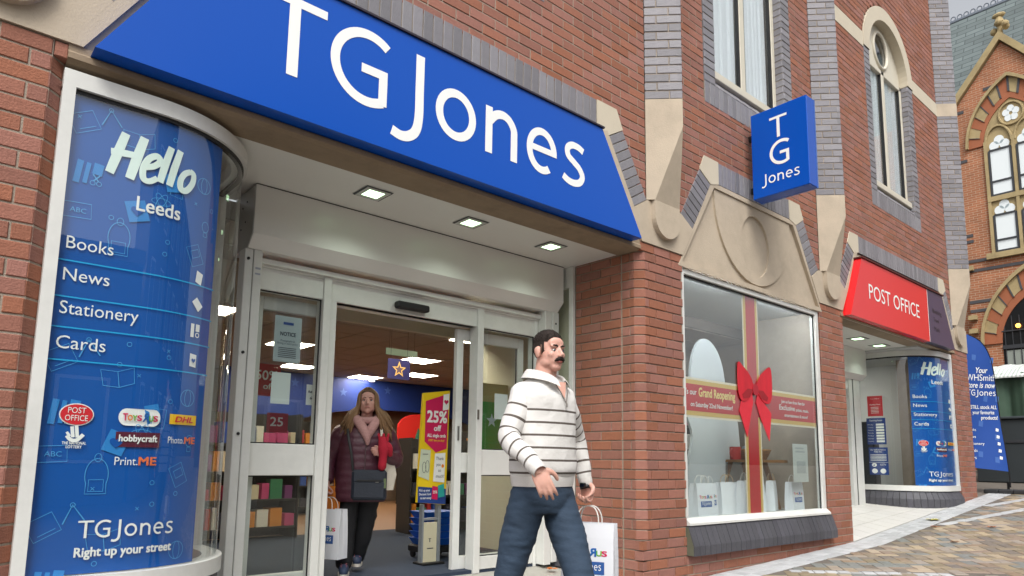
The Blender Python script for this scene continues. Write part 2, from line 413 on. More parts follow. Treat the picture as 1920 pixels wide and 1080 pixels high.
# ================================================================== the shop building
bld = thing('shop_building', 'red brick shop building with blue brick pilasters and stone dressings', 'building', (7, 0, 0))
wall = MB()
CO = .0867; ZB = 3.01
KS = .6                                     # run of the splayed heads per metre of rise
BAYS = [(2.68, 2.29), (6.97, 1.44), (11.25, 2.25)]
PIL = [.12, 5.23, 8.73, 13.66]
def inner(c, hb, z): return hb - KS * (z - 3.01)
reds = []; blues = []
def brick(lst, o, u, n, L, H, D=.05, par=None): lst.append((Vector(o), Vector(u), Vector(n), L, H, D, par))
def sub(iv, a, b):
    out = []
    for x0, x1 in iv:
        if b <= x0 or a >= x1: out.append((x0, x1)); continue
        if a > x0: out.append((x0, a))
        if b < x1: out.append((b, x1))
    return out
def front_iv(z):
    if z < 3.01:
        iv = [(-1.4, .34), (8.42, 9.07), (13.30, 14.10)]
        if z < .15: iv += [(5.53, 8.42)]
        return iv
    if z < 3.43: return [(13.95, 14.1)]
    iv = [(-1.4, 14.1)]
    for c in PIL: iv = sub(iv, c - .25, c + .25)
    if z < 4.17:
        for c, hb in BAYS:
            w = inner(c, hb, z) + .2
            if z > 4.0: w = min(w, inner(c, hb, 4.0) + .2 - (z - 4.0) * .55)
            iv = sub(iv, c - w, c + w)
    for c in (2.68, 6.97):
        if z > 4.80: iv = sub(iv, c - .98, c + .98)
    if 4.80 < z < 7.3: iv = sub(iv, 11.25 - .96, 11.25 + .96)
    if z >= 7.3 and z < 8.3: 
        w = math.sqrt(max(0, 1 - (z - 7.3) ** 2)); iv = sub(iv, 11.25 - w, 11.25 + w)
    if 7.26 < z < 7.50: iv = [q for q in iv if q[1] < 5]
    return iv
row = -38
while True:
    z0 = ZB + row * CO
    if z0 > 10.6: break
    zc = z0 + CO / 2
    for x0, x1 in front_iv(zc):
        wall.add([(x0, .006, z0), (x1, .006, z0), (x1, .006, z0 + CO), (x0, .006, z0 + CO)], [(0, 1, 2, 3)])
        st = .25; off = (row % 2) * .125
        k = math.floor((x0 - off) / st); x = off + k * st
        while x < x1 - .01:
            a, b = max(x, x0), min(x + st, x1)
            if b - a > .03: brick(reds, (a + .005, 0, z0 + .0055), (1, 0, 0), (0, 1, 0), b - a - .010, CO - .0105)
            x += st
    row += 1
# pier right of the entrance: front face, chamfer and return into the entrance
RX, FX, CH = 4.876, 4.95, .074
for row in range(-38, 0):
    z0 = ZB + row * CO; par = row % 2; z1 = z0 + CO; top = row == -1; low = z1 < .36
    sq = top or low
    ya = .0 if sq else CH
    wall.add([(RX + .010, .86, z0), (RX + .010, .076, z0), (FX, .012, z0), (5.53, .010, z0), (5.53, .010, z1), (FX, .012, z1), (RX + .010, .076, z1), (RX + .010, .86, z1)],
             [(0, 1, 6, 7), (1, 2, 5, 6), (2, 3, 4, 5)])
    h = CO - .011; zz = z0 + .0055
    if sq:
        brick(reds, (RX, 0, zz), (1, 0, 0), (0, 1, 0), .21 if par else .10, h, .09); xf = RX + (.22 if par else .11)
    else:
        brick(reds, (RX, CH, zz), (.7071, -.7071, 0), (.7071, .7071, 0), .1046, h, .05)
        e = .055 if par else .16
        brick(reds, (FX - .0005, 0, zz), (1, 0, 0), (0, 1, 0), e, h); xf = FX + e + .010
    x = xf
    while x < 5.52:
        b = min(x + .24, 5.53); 
        if b - x > .02: brick(reds, (x, 0, zz), (1, 0, 0), (0, 1, 0), b - x, h)
        x += .25
    # return, laid from the front back, with the movement joint at y = .22
    y = ya + (.095 if sq and par else 0)
    segs = [(y, .212)] if par else [(y, y + .045), (y + .055, .212)]
    yy = .232; first = .24 if par else .115
    while yy < .80:
        e = min(yy + first, .80); segs.append((yy, e)); yy = e + .010; first = .24
    for a, b in segs:
        if b - a > .015: brick(reds, (RX, b, zz), (0, -1, 0), (1, 0, 0), b - a, h)
wall.box(RX + .012, .2, 0, 5.5, .86, 3.0)
# chamfer of the left pier
for row in range(-38, 0):
    z0 = ZB + row * CO; h = CO - .011; zz = z0 + .0055
    if row == -1:
        brick(reds, (.345, 0, zz), (1, 0, 0), (0, 1, 0), .055, h, .08)
    else:
        brick(reds, (.335, 0, zz), (.7071, .7071, 0), (-.7071, .7071, 0), .088, h, .06)
    wall.add([(.34, .012, z0), (.40, .072, z0), (.40, .072, z0 + CO), (.34, .012, z0 + CO)], [(0, 1, 2, 3)])
# solid core behind the faces
wall.box(-1.4, .05, -.4, .33, .6, 3.0); wall.box(8.44, .03, -.1, 9.05, .9, 3.0); wall.box(13.32, .03, 0, 14.09, .9, 3.0)
wall.box(5.53, .03, -.4, 8.42, .3, .13)
wall.box(-1.4, .30, 2.99, 14.09, .5, 10.6)
wall.box(14.06, .012, -.2, 14.095, 9, 10.6)
WALL = wall.build('wall', MORT, bld)
# P2 return face towards the post-office entrance
for row in range(-38, 0):
    z0 = ZB + row * CO; 
    brick(reds, (9.07, .01, z0 + .0055), (0, 1, 0), (-1, 0, 0), .2, CO - .011); brick(reds, (9.07, .22, z0 + .0055), (0, 1, 0), (-1, 0, 0), .24, CO - .011)

# ---- stone and blue brick dressings
def part(name, m, par=bld, **k): return lambda mb: mb.build(name, m, par, **k)
def blk(poly, y0, y1):
    return MB().prism(poly, 'y', y0, y1)
nrm = math.hypot(1, KS)
for bi, (c, hb) in enumerate(BAYS):
    soldier = bpy.data.objects.new('soldier_course', None); COL.objects.link(soldier); soldier.parent = bld; ORG[soldier.name] = org(bld)
    mo = MB()
    z0, z1 = 3.31, 3.88; wd = .225
    ht = inner(c, hb, 3.92)
    for sgn in (-1, 1):
        p0 = Vector((c + sgn * inner(c, hb, z0), 0, z0)); p1 = Vector((c + sgn * inner(c, hb, z1), 0, z1))
        t = (p1 - p0).normalized(); L = (p1 - p0).length; nv = Vector((sgn / nrm, 0, KS / nrm)); N = 8
        mo.prism([(p.x, p.z) for p in (p0, p1, p1 + nv * wd, p0 + nv * wd)], 'y', .004, .3)
        for i in range(N):
            a = p0 + t * (L * i / N + .004)
            # each brick lies with its bed square to the splayed edge
            if sgn > 0: brick(blues, a + Vector((0, -.006, 0)), nv, (0, 1, 0), wd, L / N - .008, .05, (soldier, t))
            else: brick(blues, a + nv * wd + Vector((0, -.006, 0)), -nv, (0, 1, 0), wd, L / N - .008, .05, (soldier, t))
        cs = [(c + sgn * (ht - .13), 3.925), (c + sgn * inner(c, hb, 3.885), 3.885)]
        q = p1 + nv * wd
        cs += [(q.x, q.z + .004), (q.x - sgn * .085, 4.17), (c + sgn * (ht - .13), 4.17)]
        blk(cs, -.009, .2).build('corner_stone', PALE, bld)
    xa, xb = c - ht + .13, c + ht - .13
    n = round((xb - xa) / .087); st = (xb - xa) / n
    mo.box(xa, .004, 3.925, xb, .3, 4.17)
    for i in range(n): brick(blues, (xa + i * st + .004, -.005, 3.925), (1, 0, 0), (0, 1, 0), st - .008, .243, .05, (soldier, None))
    mo.build('mortar_bed', MORT, soldier)
    # recessed stone panel of the splayed head
    if bi == 1:
        zb = 2.90; p = [(c - inner(c, hb, zb), zb), (c + inner(c, hb, zb), zb), (c + ht, 3.92), (c - ht, 3.92)]
        pan = blk(p, .035, .25).build('stone_panel', STONE, bld)
        fr = MB(); ins = .05
        q = [(c - inner(c, hb, zb) + ins * 1.3, zb + ins), (c + inner(c, hb, zb) - ins * 1.3, zb + ins), (c + ht - ins * 1.0, 3.92 - ins), (c - ht + ins * 1.0, 3.92 - ins)]
        for i in range(4):
            j = (i + 1) % 4
            fr.prism([p[i], p[j], q[j], q[i]], 'y', -.004, .04)
        fr.build('panel_border', STONE, pan)
        rl = MB(); N = 48; cz = 3.46; O = []; I = []
        for i in range(N):
            a = 2 * math.pi * i / N; ca_, sa_ = math.cos(a), math.sin(a)
            I.append((6.95 + .30 * ca_, 3.41 + .35 * sa_))
            # U-shaped tongue hanging from the top of the panel
            if sa_ <= 0: O.append((6.95 + .80 * ca_, 3.80 + .83 * sa_))
            else: O.append((6.95 + .80 * max(-1, min(1, ca_ * 1.5)), 3.80 + .065 * min(1, sa_ * 2)))
        vs = [(x, .012, z) for x, z in O] + [(x, .012, z) for x, z in I] + [(x, .037, z) for x, z in O] + [(x, .037, z) for x, z in I]
        fs = []
        for i in range(N):
            j = (i + 1) % N
            fs += [(i, j, N + j, N + i), (i, 2 * N + i, 2 * N + j, j), (N + i, N + j, 3 * N + j, 3 * N + i)]
        rl.add(vs, fs); rl.build('carved_tongue', STONE, pan)
    else:
        p = [(c - hb, 3.012), (c + hb, 3.012), (c + ht, 3.92), (c - ht, 3.92)]
        blk(p, .02, .25).build('stone_panel', STONE, bld)
        li = MB(); li.prism([(.25, 2.922), (.03, 2.922), (.0, 2.935), (-.012, 2.935), (-.012, 2.965), (.0, 2.978), (.0, 3.011), (.25, 3.011)], 'x', c - hb + .01, c + hb - .09)
        li.build('lintel', mat('stained_stone', '#94826c', .85, var=.12, vscale=5, bump=.25, stain=.25), bld)
        # mitred stone edge that frames the sign
        for sgn in (-1, 1):
            e = [(c + sgn * hb, 3.012), (c + sgn * (hb - .07), 3.012), (c + sgn * (ht - .07), 3.90), (c + sgn * ht, 3.92)]
            blk(e, -.012, .02).build('panel_edge', STONE, bld)
# capitals, corbels and pilasters
for i, c in enumerate(PIL):
    A = BAYS[i - 1] if i > 0 else None; B = BAYS[i] if i < 3 else None
    def edge(b, s, z): return b[0] + s * inner(b[0], b[1], z)
    nv = (1 / nrm * .225, KS / nrm * .225)
    P = []
    if A:
        P += [(c + .25, 3.428), (c - .25, 3.428), (edge(A, 1, 3.31) + nv[0], 3.31 + nv[1]), (edge(A, 1, 3.31), 3.31), (edge(A, 1, 3.01), 3.012)]
    else: P += [(c + .25, 3.428), (c - .25, 3.428), (-.5, 3.42), (-.5, 3.012)]
    if B:
        P += [(edge(B, -1, 3.01), 3.012), (edge(B, -1, 3.31), 3.31), (edge(B, -1, 3.31) - nv[0], 3.31 + nv[1])]
    else: P += [(14.1, 3.012), (14.1, 3.42)]
    cap = blk(P, -.012, .3).build('capital', STONE, bld)
    d = MB(); pts = [(c + .19, 3.43), (c - .19, 3.43)] + [(c + .19 * math.cos(a), 3.285 + .19 * math.sin(a)) for a in [math.pi + math.pi * k / 18 for k in range(19)]]
    d.prism(pts, 'y', -.062, -.01); d.build('rounded_tongue', STONE, cap)
    k = MB()
    k.add([(c - .25, -.002, 4.43), (c, -.25, 4.43), (c + .25, -.002, 4.43), (c, -.25, 4.15), (c - .25, -.002, 3.432), (c - .19, -.06, 3.432), (c + .19, -.06, 3.432), (c + .25, -.002, 3.432)],
          [(0, 4, 5, 3, 1), (1, 3, 6, 7, 2), (3, 5, 6), (0, 1, 2), (4, 7, 6, 5), (0, 2, 7, 4)])
    k.build('corbel', STONE, bld)
    pil = bpy.data.objects.new('pilaster', None); COL.objects.link(pil); pil.parent = bld; ORG[pil.name] = org(bld)
    m = MB(); m.add([(c - .24, .0, 4.43), (c, -.24, 4.43), (c + .24, .0, 4.43), (c - .24, .0, 10.6), (c, -.24, 10.6), (c + .24, .0, 10.6)], [(0, 1, 4, 3), (1, 2, 5, 4)])
    m.build('mortar_core', MORT, pil)
    s = .70711; FL = .3536; r = 0; z = 4.435
    while z < 10.5:
        a = .115 if r % 2 else .232
        if not (i == 3 and 7.26 < z + .04 < 7.50):
            for o, u, n in (((c - .25, 0, z), (s, -s, 0), (s, s, 0)), ((c, -.25, z), (s, s, 0), (-s, s, 0))):
                o = Vector(o); u = Vector(u)
                brick(blues, o, u, n, a - .004, CO - .011, .04, (pil, None)); brick(blues, o + u * (a + .006), u, n, FL - a - .006, CO - .011, .04, (pil, None))
        z += CO; r += 1
sb = MB()
sb.add([(13.66 - .252, -.0, 7.26), (13.66, -.252, 7.26), (13.912, 0, 7.26), (13.66 - .252, 0, 7.50), (13.66, -.252, 7.50), (13.912, 0, 7.5)], [(0, 1, 4, 3), (1, 2, 5, 4), (0, 2, 1), (3, 4, 5)])
sb.build('string_course_block', STONE, bld)
sc = MB(); sc.box(8.98, -.006, 7.26, 11.25 - .98, .3, 7.50); sc.build('string_course', PALE, bld)
sc = MB(); sc.box(11.25 + .98, -.006, 7.26, 13.41, .3, 7.50); sc.build('string_course', PALE, bld)

# ---- upstairs windows
CURT = mat('net_curtain', '#dfe4e6', .9, var=.03, stretch=(30, 1, .2), vscale=1, emit='#c9d2d6', estr=.0)
SKYG = glass('upper_glass', (.97, .985, .99), 1.7)
def surround(c, half, z0, ztop, opening, par):
    """blue brick surround: soldier band below, stacked bricks up the sides"""
    mo = MB(); n = round(2 * half / .087); st = 2 * half / n
    mo.box(c - half, .004, z0, c + half, .3, z0 + .25)
    for i in range(n): brick(blues, (c - half + i * st + .004, -.004, z0 + .004), (1, 0, 0), (0, 1, 0), st - .008, .242, .05, (par, None))
    # sloping sill bricks
    zs = z0 + .25
    mo.prism([(.004, zs), (.3, zs), (.3, zs + .17), (.12, zs + .17)], 'x', c - half, c + half)
    for i in range(n):
        x = c - half + i * st + .004
        brick(blues, (x, -.004, zs + .002), (1, 0, 0), (0, .82, -.57), st - .008, .2, .03, (par, Vector((0, .57, .82))))
    z = zs + .17 if True else zs; r = 0
    for sgn in (-1, 1):
        xa = c + sgn * half; xb = c + sgn * opening; lo, hi = min(xa, xb), max(xa, xb)
        mo.box(lo + .006, .004, zs, hi - .006, .3, ztop)
        z = zs; 
        while z < ztop - .02:
            brick(blues, (lo + .002, -.004, z + .004), (1, 0, 0), (0, 1, 0), hi - lo - .004, CO - .011, .05, (par, None))
            if sgn > 0: brick(blues, (lo - .002, .14, z + .004), (0, -1, 0), (1, 0, 0), .13, CO - .011, .05, (par, None))
            z += CO
    mo.build('mortar_bed', MORT, par)
def win_part(name):
    o = bpy.data.objects.new(name, None); COL.objects.link(o); o.parent = bld; ORG[o.name] = org(bld); return o
for c, ztop in ((2.68, 7.2), (6.97, 8.4), (11.25, 7.3)):
    wp = win_part('window_surround'); surround(c, .97, 4.79, ztop, .765, wp)
    w = win_part('window'); f = MB(); h = .765; y0, y1 = .10, .17; zs = 5.21
    f.bbox(c - h, y0, zs, c - h + .07, y1, ztop); f.bbox(c + h - .07, y0, zs, c + h, y1, ztop); f.bbox(c - .05, y0, zs, c + .05, y1, ztop)
    f.bbox(c - h, y0 - .06, zs - .03, c + h, y1, zs + .06); f.bbox(c - h, y0, ztop - .07, c + h, y1, ztop)
    f.build('frame', CREAMF, w)
    for sgn in (-1, 1):
        a, b = (c - h + .07, c - .05) if sgn < 0 else (c + .05, c + h - .07)
        k = MB()
        for (p0, q0, p1, q1) in ((a, zs + .06, a + .022, ztop - .07), (b - .022, zs + .06, b, ztop - .07), (a, zs + .06, b, zs + .082)): k.box(p0, y0 + .01, q0, p1, y1 - .02, q1)
        k.build('gasket', BLACK, w)
        MB().box(a, .135, zs + .06, b, .14, ztop - .07).build('pane', SKYG, w)
        cu = MB(); N = 40; rr = []
        for zz in (zs + .05, ztop):
            rr.append([(a + (b - a) * t / N, .26 + .025 * math.sin(t * 1.9 + sgn) + .012 * math.sin(t * .7) - .08, zz) for t in range(N + 1)])
        cu.loft(rr, cap=False, closed=False); cu.build('curtain', CURT, w, smooth=True)
    MB().box(c - h, .32, zs, c + h, .34, ztop + .9).build('added_backing', mat('pale_backing', '#cdd3d6', .9), w)  # pale board added behind the panes so they look brighter
# arched head of the right-hand window: stone ring, cream tympanum with a round light
ring = MB(); N = 28; a0 = [math.pi * i / N for i in range(N + 1)]
O = [(11.25 + .985 * math.cos(a), 7.30 + .985 * math.sin(a)) for a in a0]; I = [(11.25 + .765 * math.cos(a), 7.30 + .765 * math.sin(a)) for a in a0]
vs = [(x, -.014, z) for x, z in O] + [(x, -.014, z) for x, z in I] + [(x, .2, z) for x, z in O] + [(x, .2, z) for x, z in I]; n1 = N + 1
fs = []
for i in range(N): fs += [(i, i + 1, n1 + i + 1, n1 + i), (i, 2 * n1 + i, 2 * n1 + i + 1, i + 1), (n1 + i, n1 + i + 1, 3 * n1 + i + 1, 3 * n1 + i)]
ring.add(vs, fs); ring.build('stone_arch', PALE, bld)
w = win_part('window'); ty = MB(); vs = []; fs = []; N = 40
for i in range(N):
    a = 2 * math.pi * i / N; ca_, sa_ = math.cos(a), math.sin(a)
    vs.append((11.25 + .27 * ca_, .12, 7.66 + .30 * sa_))
    ox, oz = 11.25 + .765 * ca_, 7.30 + .765 * sa_
    if sa_ < 0: ox, oz = 11.25 + .765 * max(-1, min(1, ca_ * 1.45)), 7.29
    vs.append((ox, .12, oz))
for i in range(N):
    j = (i + 1) % N; fs.append((2 * i, 2 * i + 1, 2 * j + 1, 2 * j))
ty.add(vs, fs); ty.build('tympanum', CREAMF, w)
rg = MB(); rg.tube([(11.25 + .27 * math.cos(2 * math.pi * i / 40), .115, 7.66 + .30 * math.sin(2 * math.pi * i / 40)) for i in range(41)], .028, 8, cap=False); rg.build('round_frame', CREAMF, w, smooth=True)
MB().prism([(11.25 + .27 * math.cos(2 * math.pi * i / 40), 7.66 + .30 * math.sin(2 * math.pi * i / 40)) for i in range(40)], 'y', .13, .135).build('pane', SKYG, w)

# ---- lay the bricks: the 300 that show largest are objects of their own, the rest one mesh per wall
def brick_mesh(mb, o, u, n, L, H, D, t=None):
    up = t if t is not None else Vector((0, 0, 1)); e = .0035
    def P(a, b, c): return o + u * a + n * b + up * c
    vs = [P(0, D, 0), P(L, D, 0), P(L, D, H), P(0, D, H), P(0, e, 0), P(L, e, 0), P(L, e, H), P(0, e, H), P(e, 0, e), P(L - e, 0, e), P(L - e, 0, H - e), P(e, 0, H - e)]
    mb.add(vs, [(0, 1, 5, 4), (1, 2, 6, 5), (2, 3, 7, 6), (3, 0, 4, 7), (4, 5, 9, 8), (5, 6, 10, 9), (6, 7, 11, 10), (7, 4, 8, 11), (8, 9, 10, 11)])
UB = {}
def lay(lst, m, default, nm, lim=300):
    q = []
    for b in lst:
        c = b[0] + b[1] * (b[3] / 2); p = projpx(c); size = -1
        if p and -10 < p[0] < 1930 and -10 < p[1] < 1090:
            size = b[3] * b[4] / p[2] ** 2 * max(.05, -(b[2].dot((Vector(CAMP) - c).normalized())))
        q.append((size, b))
    q.sort(key=lambda t: -t[0]); mbs = {}
    for i, (size, b) in enumerate(q):
        o, u, n, L, H, D, par = b
        par, t = par if par else (default, None)
        o = o + n * R.uniform(-.0015, .002)
        if i < lim and size > 0:
            key = (round(L, 3), round(H, 3), m.name, round(D, 3))
            if key not in UB:
                k = MB(); brick_mesh(k, Vector((0, 0, 0)), Vector((1, 0, 0)), Vector((0, 1, 0)), L, H, D); UB[key] = k.mesh(nm); UB[key].materials.append(m)
            ob = bpy.data.objects.new(nm, UB[key]); COL.objects.link(ob); ob.parent = par
            up = t if t is not None else Vector((0, 0, 1)); M3 = Matrix((u, n, up)).transposed().to_4x4()
            ob.matrix_parent_inverse = Matrix.Translation(-org(par)) if False else Matrix.Identity(4)
            ob.matrix_local = Matrix.Translation(o - org(par)) @ M3 @ Matrix.Rotation(R.uniform(-.004, .004), 4, 'Y')
        else:
            mb = mbs.setdefault(par.name, (par, MB()))[1]; brick_mesh(mb, o, u, n, L, H, D, t)
    for par, mb in mbs.values(): tag(mb.build('brickwork', m, par, fix=False), kind='stuff')
lay(reds, BRICK, WALL, 'brick'); lay(blues, BLUEB, bld, 'blue_brick')
# ================================================================== signs
def flatY(y): return lambda u, v, d=0: (u, y - d, v)
def letters(parent, vfs, fn, m=None, name='lettering'):
    if name == 'lettering' and len(vfs) > 1:          # each line of writing is a piece of its own
        return [letters(parent, [v], fn, m, name) for v in vfs][0]
    mb = MB()
    for i, vf in enumerate(vfs): place(mb, vf, fn, (i % 7) * .0003)
    return mb.build(name, m or LETW, parent, fix=False)
# main fascia
sg = thing('fascia_sign', 'long blue trapezoid fascia sign with white TG Jones letters above the entrance', 'sign', (2.63, 0, 2.97))
bx = MB(); F = [(.494, 2.976), (4.757, 2.976), (4.234, 3.835), (1.02, 3.835)]
bx.prism(F, 'y', -.12, -.0); bx.build('sign_box', BLUE, sg)
tr = MB(); tr.box(1.0, -.135, 3.836, 4.25, -.0, 3.85); tr.build('top_flashing', mat('dark_flashing', '#2b2230', .5), sg)
lt = []
for ch in 'TGJones':
    mb = MB()
    for vf in glyphTG(ch):
        v2 = shift2(vf, 1.28, 3.22, .5); b = len(mb.v); n = len(v2[0])
        mb.add([(p[0], -.1225 - len(mb.f) * .00002, p[1]) for p in v2[0]], v2[1])
    mb.build('letter', LETW, sg, fix=False)
# post office fascia
ps = thing('post_office_sign', 'red POST OFFICE fascia sign with dark purple right end', 'sign', (11.1, 0, 2.95))
Z0, Z1 = 2.945, 3.79
MB().prism([(9.07, Z0), (11.925, Z0), (11.925, Z1), (9.50, Z1)], 'y', -.11, 0).build('red_panel', RED, ps)
MB().prism([(11.935, Z0), (13.09, Z0), (12.62, Z1), (11.935, Z1)], 'y', -.11, 0).build('purple_panel', PURP, ps)
MB().box(11.925, -.112, Z0, 11.935, -.01, Z1).build('divider_strip', LETW, ps)
MB().box(9.48, -.13, Z1 + .003, 12.66, 0, Z1 + .02).build('top_flashing', mat('rusty_flashing', '#5b2a24', .6), ps)
letters(ps, [text2d('POST OFFICE', 9.68, 3.26, 1.86, .205, .004)], flatY(-.113))
letters(ps, [text2d('Banking', 12.13, 3.44, .40, .07, .003), text2d('Travel', 12.15, 3.30, .24, .07, .003), text2d('Mails', 12.16, 3.15, .24, .07, .003)], flatY(-.113), mat('unlit_letter', '#191724', .4))
# projecting sign
hg = thing('projecting_sign', 'square blue projecting sign with stacked TG Jones letters over the stone panel', 'sign', (6.8, -.4, 3.86))
MB().bbox(6.735, -.735, 3.865, 6.90, -.10, 4.845, .006).build('sign_box', BLUE, hg)
MB().box(6.90, -.735, 3.865, 6.925, -.10, 4.845).build('back_tray', mat('sign_blue_edge', '#2c5fb4', .3), hg)
MB().box(6.86, -.11, 4.0, 6.9, .0, 4.06).box(6.86, -.11, 4.62, 6.9, .0, 4.68).build('wall_bracket', BLACK, hg)
fx = lambda u, v, d=0: (6.7325 - d, -u, v)
letters(hg, [shift2(v, .32, 4.49, .24, 0) for v in glyphTG('T')], fx, name='letter')
letters(hg, [shift2(v, .31, 4.18, .27, .88) for v in glyphTG('G')], fx, name='letter')
letters(hg, [shift2(v, .21, 4.0, .115, 1.78) for ch in 'Jones' for v in glyphTG(ch)], fx)

# ================================================================== curved bay windows
def bayfn(x0, sgn, y0=.03, s0=.44, r=.64):
    """plan of a bay: straight, quarter circle, straight back; s runs from the pier"""
    q = r * math.pi / 2
    def f(s, d=0):
        if s < s0: x, y, nx, ny = x0 + s, y0, 0, 1
        elif s < s0 + q:
            a = (s - s0) / r; x, y, nx, ny = x0 + s0 + r * math.sin(a), y0 + r - r * math.cos(a), -math.sin(a), math.cos(a)
        else: x, y, nx, ny = x0 + s0 + r, y0 + r + s - s0 - q, -1, 0
        x += nx * d; y += ny * d
        return (x0 + sgn * (x - x0), y)
    return f
def sweep(f, s0, s1, z0, z1, d0, d1, n=40):
    mb = MB(); rr = []
    for i in range(n + 1):
        s = s0 + (s1 - s0) * i / n; a = f(s, d0); b = f(s, d1)
        rr.append([(a[0], a[1], z0), (b[0], b[1], z0), (b[0], b[1], z1), (a[0], a[1], z1)])
    return mb.loft(rr)
def sheet(f, s0, s1, z0, z1, d, n=40):
    return MB().loft([[(*f(s0 + (s1 - s0) * i / n, d), z0), (*f(s0 + (s1 - s0) * i / n, d), z1)] for i in range(n + 1)], cap=False, closed=False)
OV_RED = mat('oval_red', '#d9202c', .5); MAROON = mat('print_maroon', '#5b1430', .5); YEL = mat('print_yellow', '#f7c81e', .5); ORG_ = mat('print_orange', '#ef7a4a', .5)
TOYC = [mat('toy_magenta', '#d8215f', .5), mat('toy_orange', '#f08a1c', .5), mat('toy_green', '#6fb52c', .5), mat('toy_blue', '#1d63ae', .5)]
def toys(par, fn, u, v, h, w):
    """the multicoloured toy-shop wordmark"""
    cw = w / 7.6; lay_ = [('T', 0, 0, 1), ('O', 1, 1, .8), ('Y', 2, 2, .8), ('S', 0, 3, .8), ('R', 3, 4.15, 1.25), ('U', 2, 5.6, .8), ('S', 0, 6.6, .8)]
    for ch, c, x, k in lay_:
        vs, fs = text2d(ch, 0, 0, cw * (.95 if ch != 'R' else 1.3), h * k, .03)
        if ch == 'R':
            m = max(p[0] for p in vs); vs = [(m - p[0],) + p[1:] for p in vs]
        letters(par, [([(u + x * cw + p[0], v - (h * .1 if ch == 'R' else 0) + p[1]) + p[2:] for p in vs], fs)], fn, TOYC[c], 'logo_letter')
def star2d(cx, cy, r, k=.42): return poly2d([(cx + (r if i % 2 == 0 else r * k) * math.sin(math.pi * i / 5), cy + (r if i % 2 == 0 else r * k) * math.cos(math.pi * i / 5)) for i in range(10)])
def icons(w):
    """faint line drawings of stationery printed over the blue vinyl"""
    L = []; Fi = []
    def tr_(pts, cx, cy, k, a):
        c_, s_ = math.cos(a), math.sin(a); return [(cx + k * (p[0] * c_ - p[1] * s_), cy + k * (p[0] * s_ + p[1] * c_)) for p in pts]
    def box_(cx, cy, k, a, hw, hh, fill=False):
        q = tr_([(-hw, -hh), (hw, -hh), (hw, hh), (-hw, hh)], cx, cy, k, a)
        (Fi if fill else L).append(poly2d(q) if fill else ribbon(q, .0035, True))
    def ring_(cx, cy, rx, ry, a=0):
        L.append(ribbon(tr_(arc(0, 0, rx, ry, 0, 360, 20)[:-1], cx, cy, 1, a), .003, True))
    rr = random.Random(3)
    for band in range(3):
        z = [2.55, 1.35, .55][band]
        x = .08 * w
        box_(x, z + .10, .06, .5, 1, .8); L.append(ribbon(tr_([(-.6, -.5), (.7, -.5)], x, z + .1, .06, .5), .003))
        # ruler, pencil, calculator, scissors
        bx_, bz = .13 * w, z - .16
        for i, (dx, hw, hh, fl) in enumerate(((-.045, .014, .06, True), (-.008, .010, .055, True), (.04, .022, .03, True))): box_(bx_ + dx, bz + (.0 if i < 2 else .03), 1, -.12, hw, hh, fl)
        for sx in (-1, 1):
            ring_(bx_ + .035 + sx * .014, bz - .045, .011, .011); L.append(ribbon([(bx_ + .035 + sx * .012, bz - .035), (bx_ + .035 - sx * .016, bz + .0)], .006))
        # heart card
        hx, hz = .42 * w, z - .30
        box_(hx, hz, .055, .3 if band != 1 else -.35, .9, 1, True)
        # open book and closed books
        for sx in (-1, 1): L.append(ribbon(tr_([(0, -.045), (sx * .07, -.03), (sx * .075, .05), (0, .035), (0, -.045)], .40 * w, z + .02 + .06 * (band == 0), 1, .15), .0035))
        box_(.62 * w, z - .10 - .05 * band, .045, .25, .8, 1.1, True); box_(.66 * w, z - .12 - .05 * band, .045, -.1, .75, 1.1, False)
        # atom
        for a in (0, 1.05, 2.1): ring_(.56 * w, z - .22 - .03 * band, .05, .019, a)
        ring_(.86 * w, z - .05, .045, .045); ring_(.86 * w, z - .05, .02, .045)
        # light bulb, newspaper, compass
        ring_(.90 * w, z - .28, .024, .03); box_(.90 * w, z - .325, 1, 0, .012, .012)
        box_(.83 * w, z - .46, .05, .45, .8, 1.1); box_(.83 * w, z - .45, .05, .45, .5, .4)
        cx, cz = .22 * w, z + .20
        L.append(ribbon([(cx - .035, cz - .09), (cx, cz), (cx + .055, cz - .075)], .006)); ring_(cx, cz, .01, .01)
        # back pack
        bx2, bz2 = .33 * w, z - .46
        L.append(ribbon(arc(bx2, bz2, .05, .08, -30, 210, 20) + [(bx2 - .045, bz2 - .09), (bx2 + .045, bz2 - .09)], .0035, True)); box_(bx2, bz2 - .05, 1, 0, .032, .028); ring_(bx2, bz2 + .085, .015, .02)
        box_(.09 * w, z - .36, 1, .06, .06, .038)
        L.append(text2d('ABC', .05 * w, z - .372, .07, .024))
        for i in range(9):
            px, pz = rr.uniform(.04, .95) * w, z + rr.uniform(-.55, .25)
            if i % 3: ring_(px, pz, .011, .011)
            else: L += [ribbon([(px - .008, pz - .008), (px + .008, pz + .008)], .003), ribbon([(px - .008, pz + .008), (px + .008, pz - .008)], .003)]
    return L, Fi
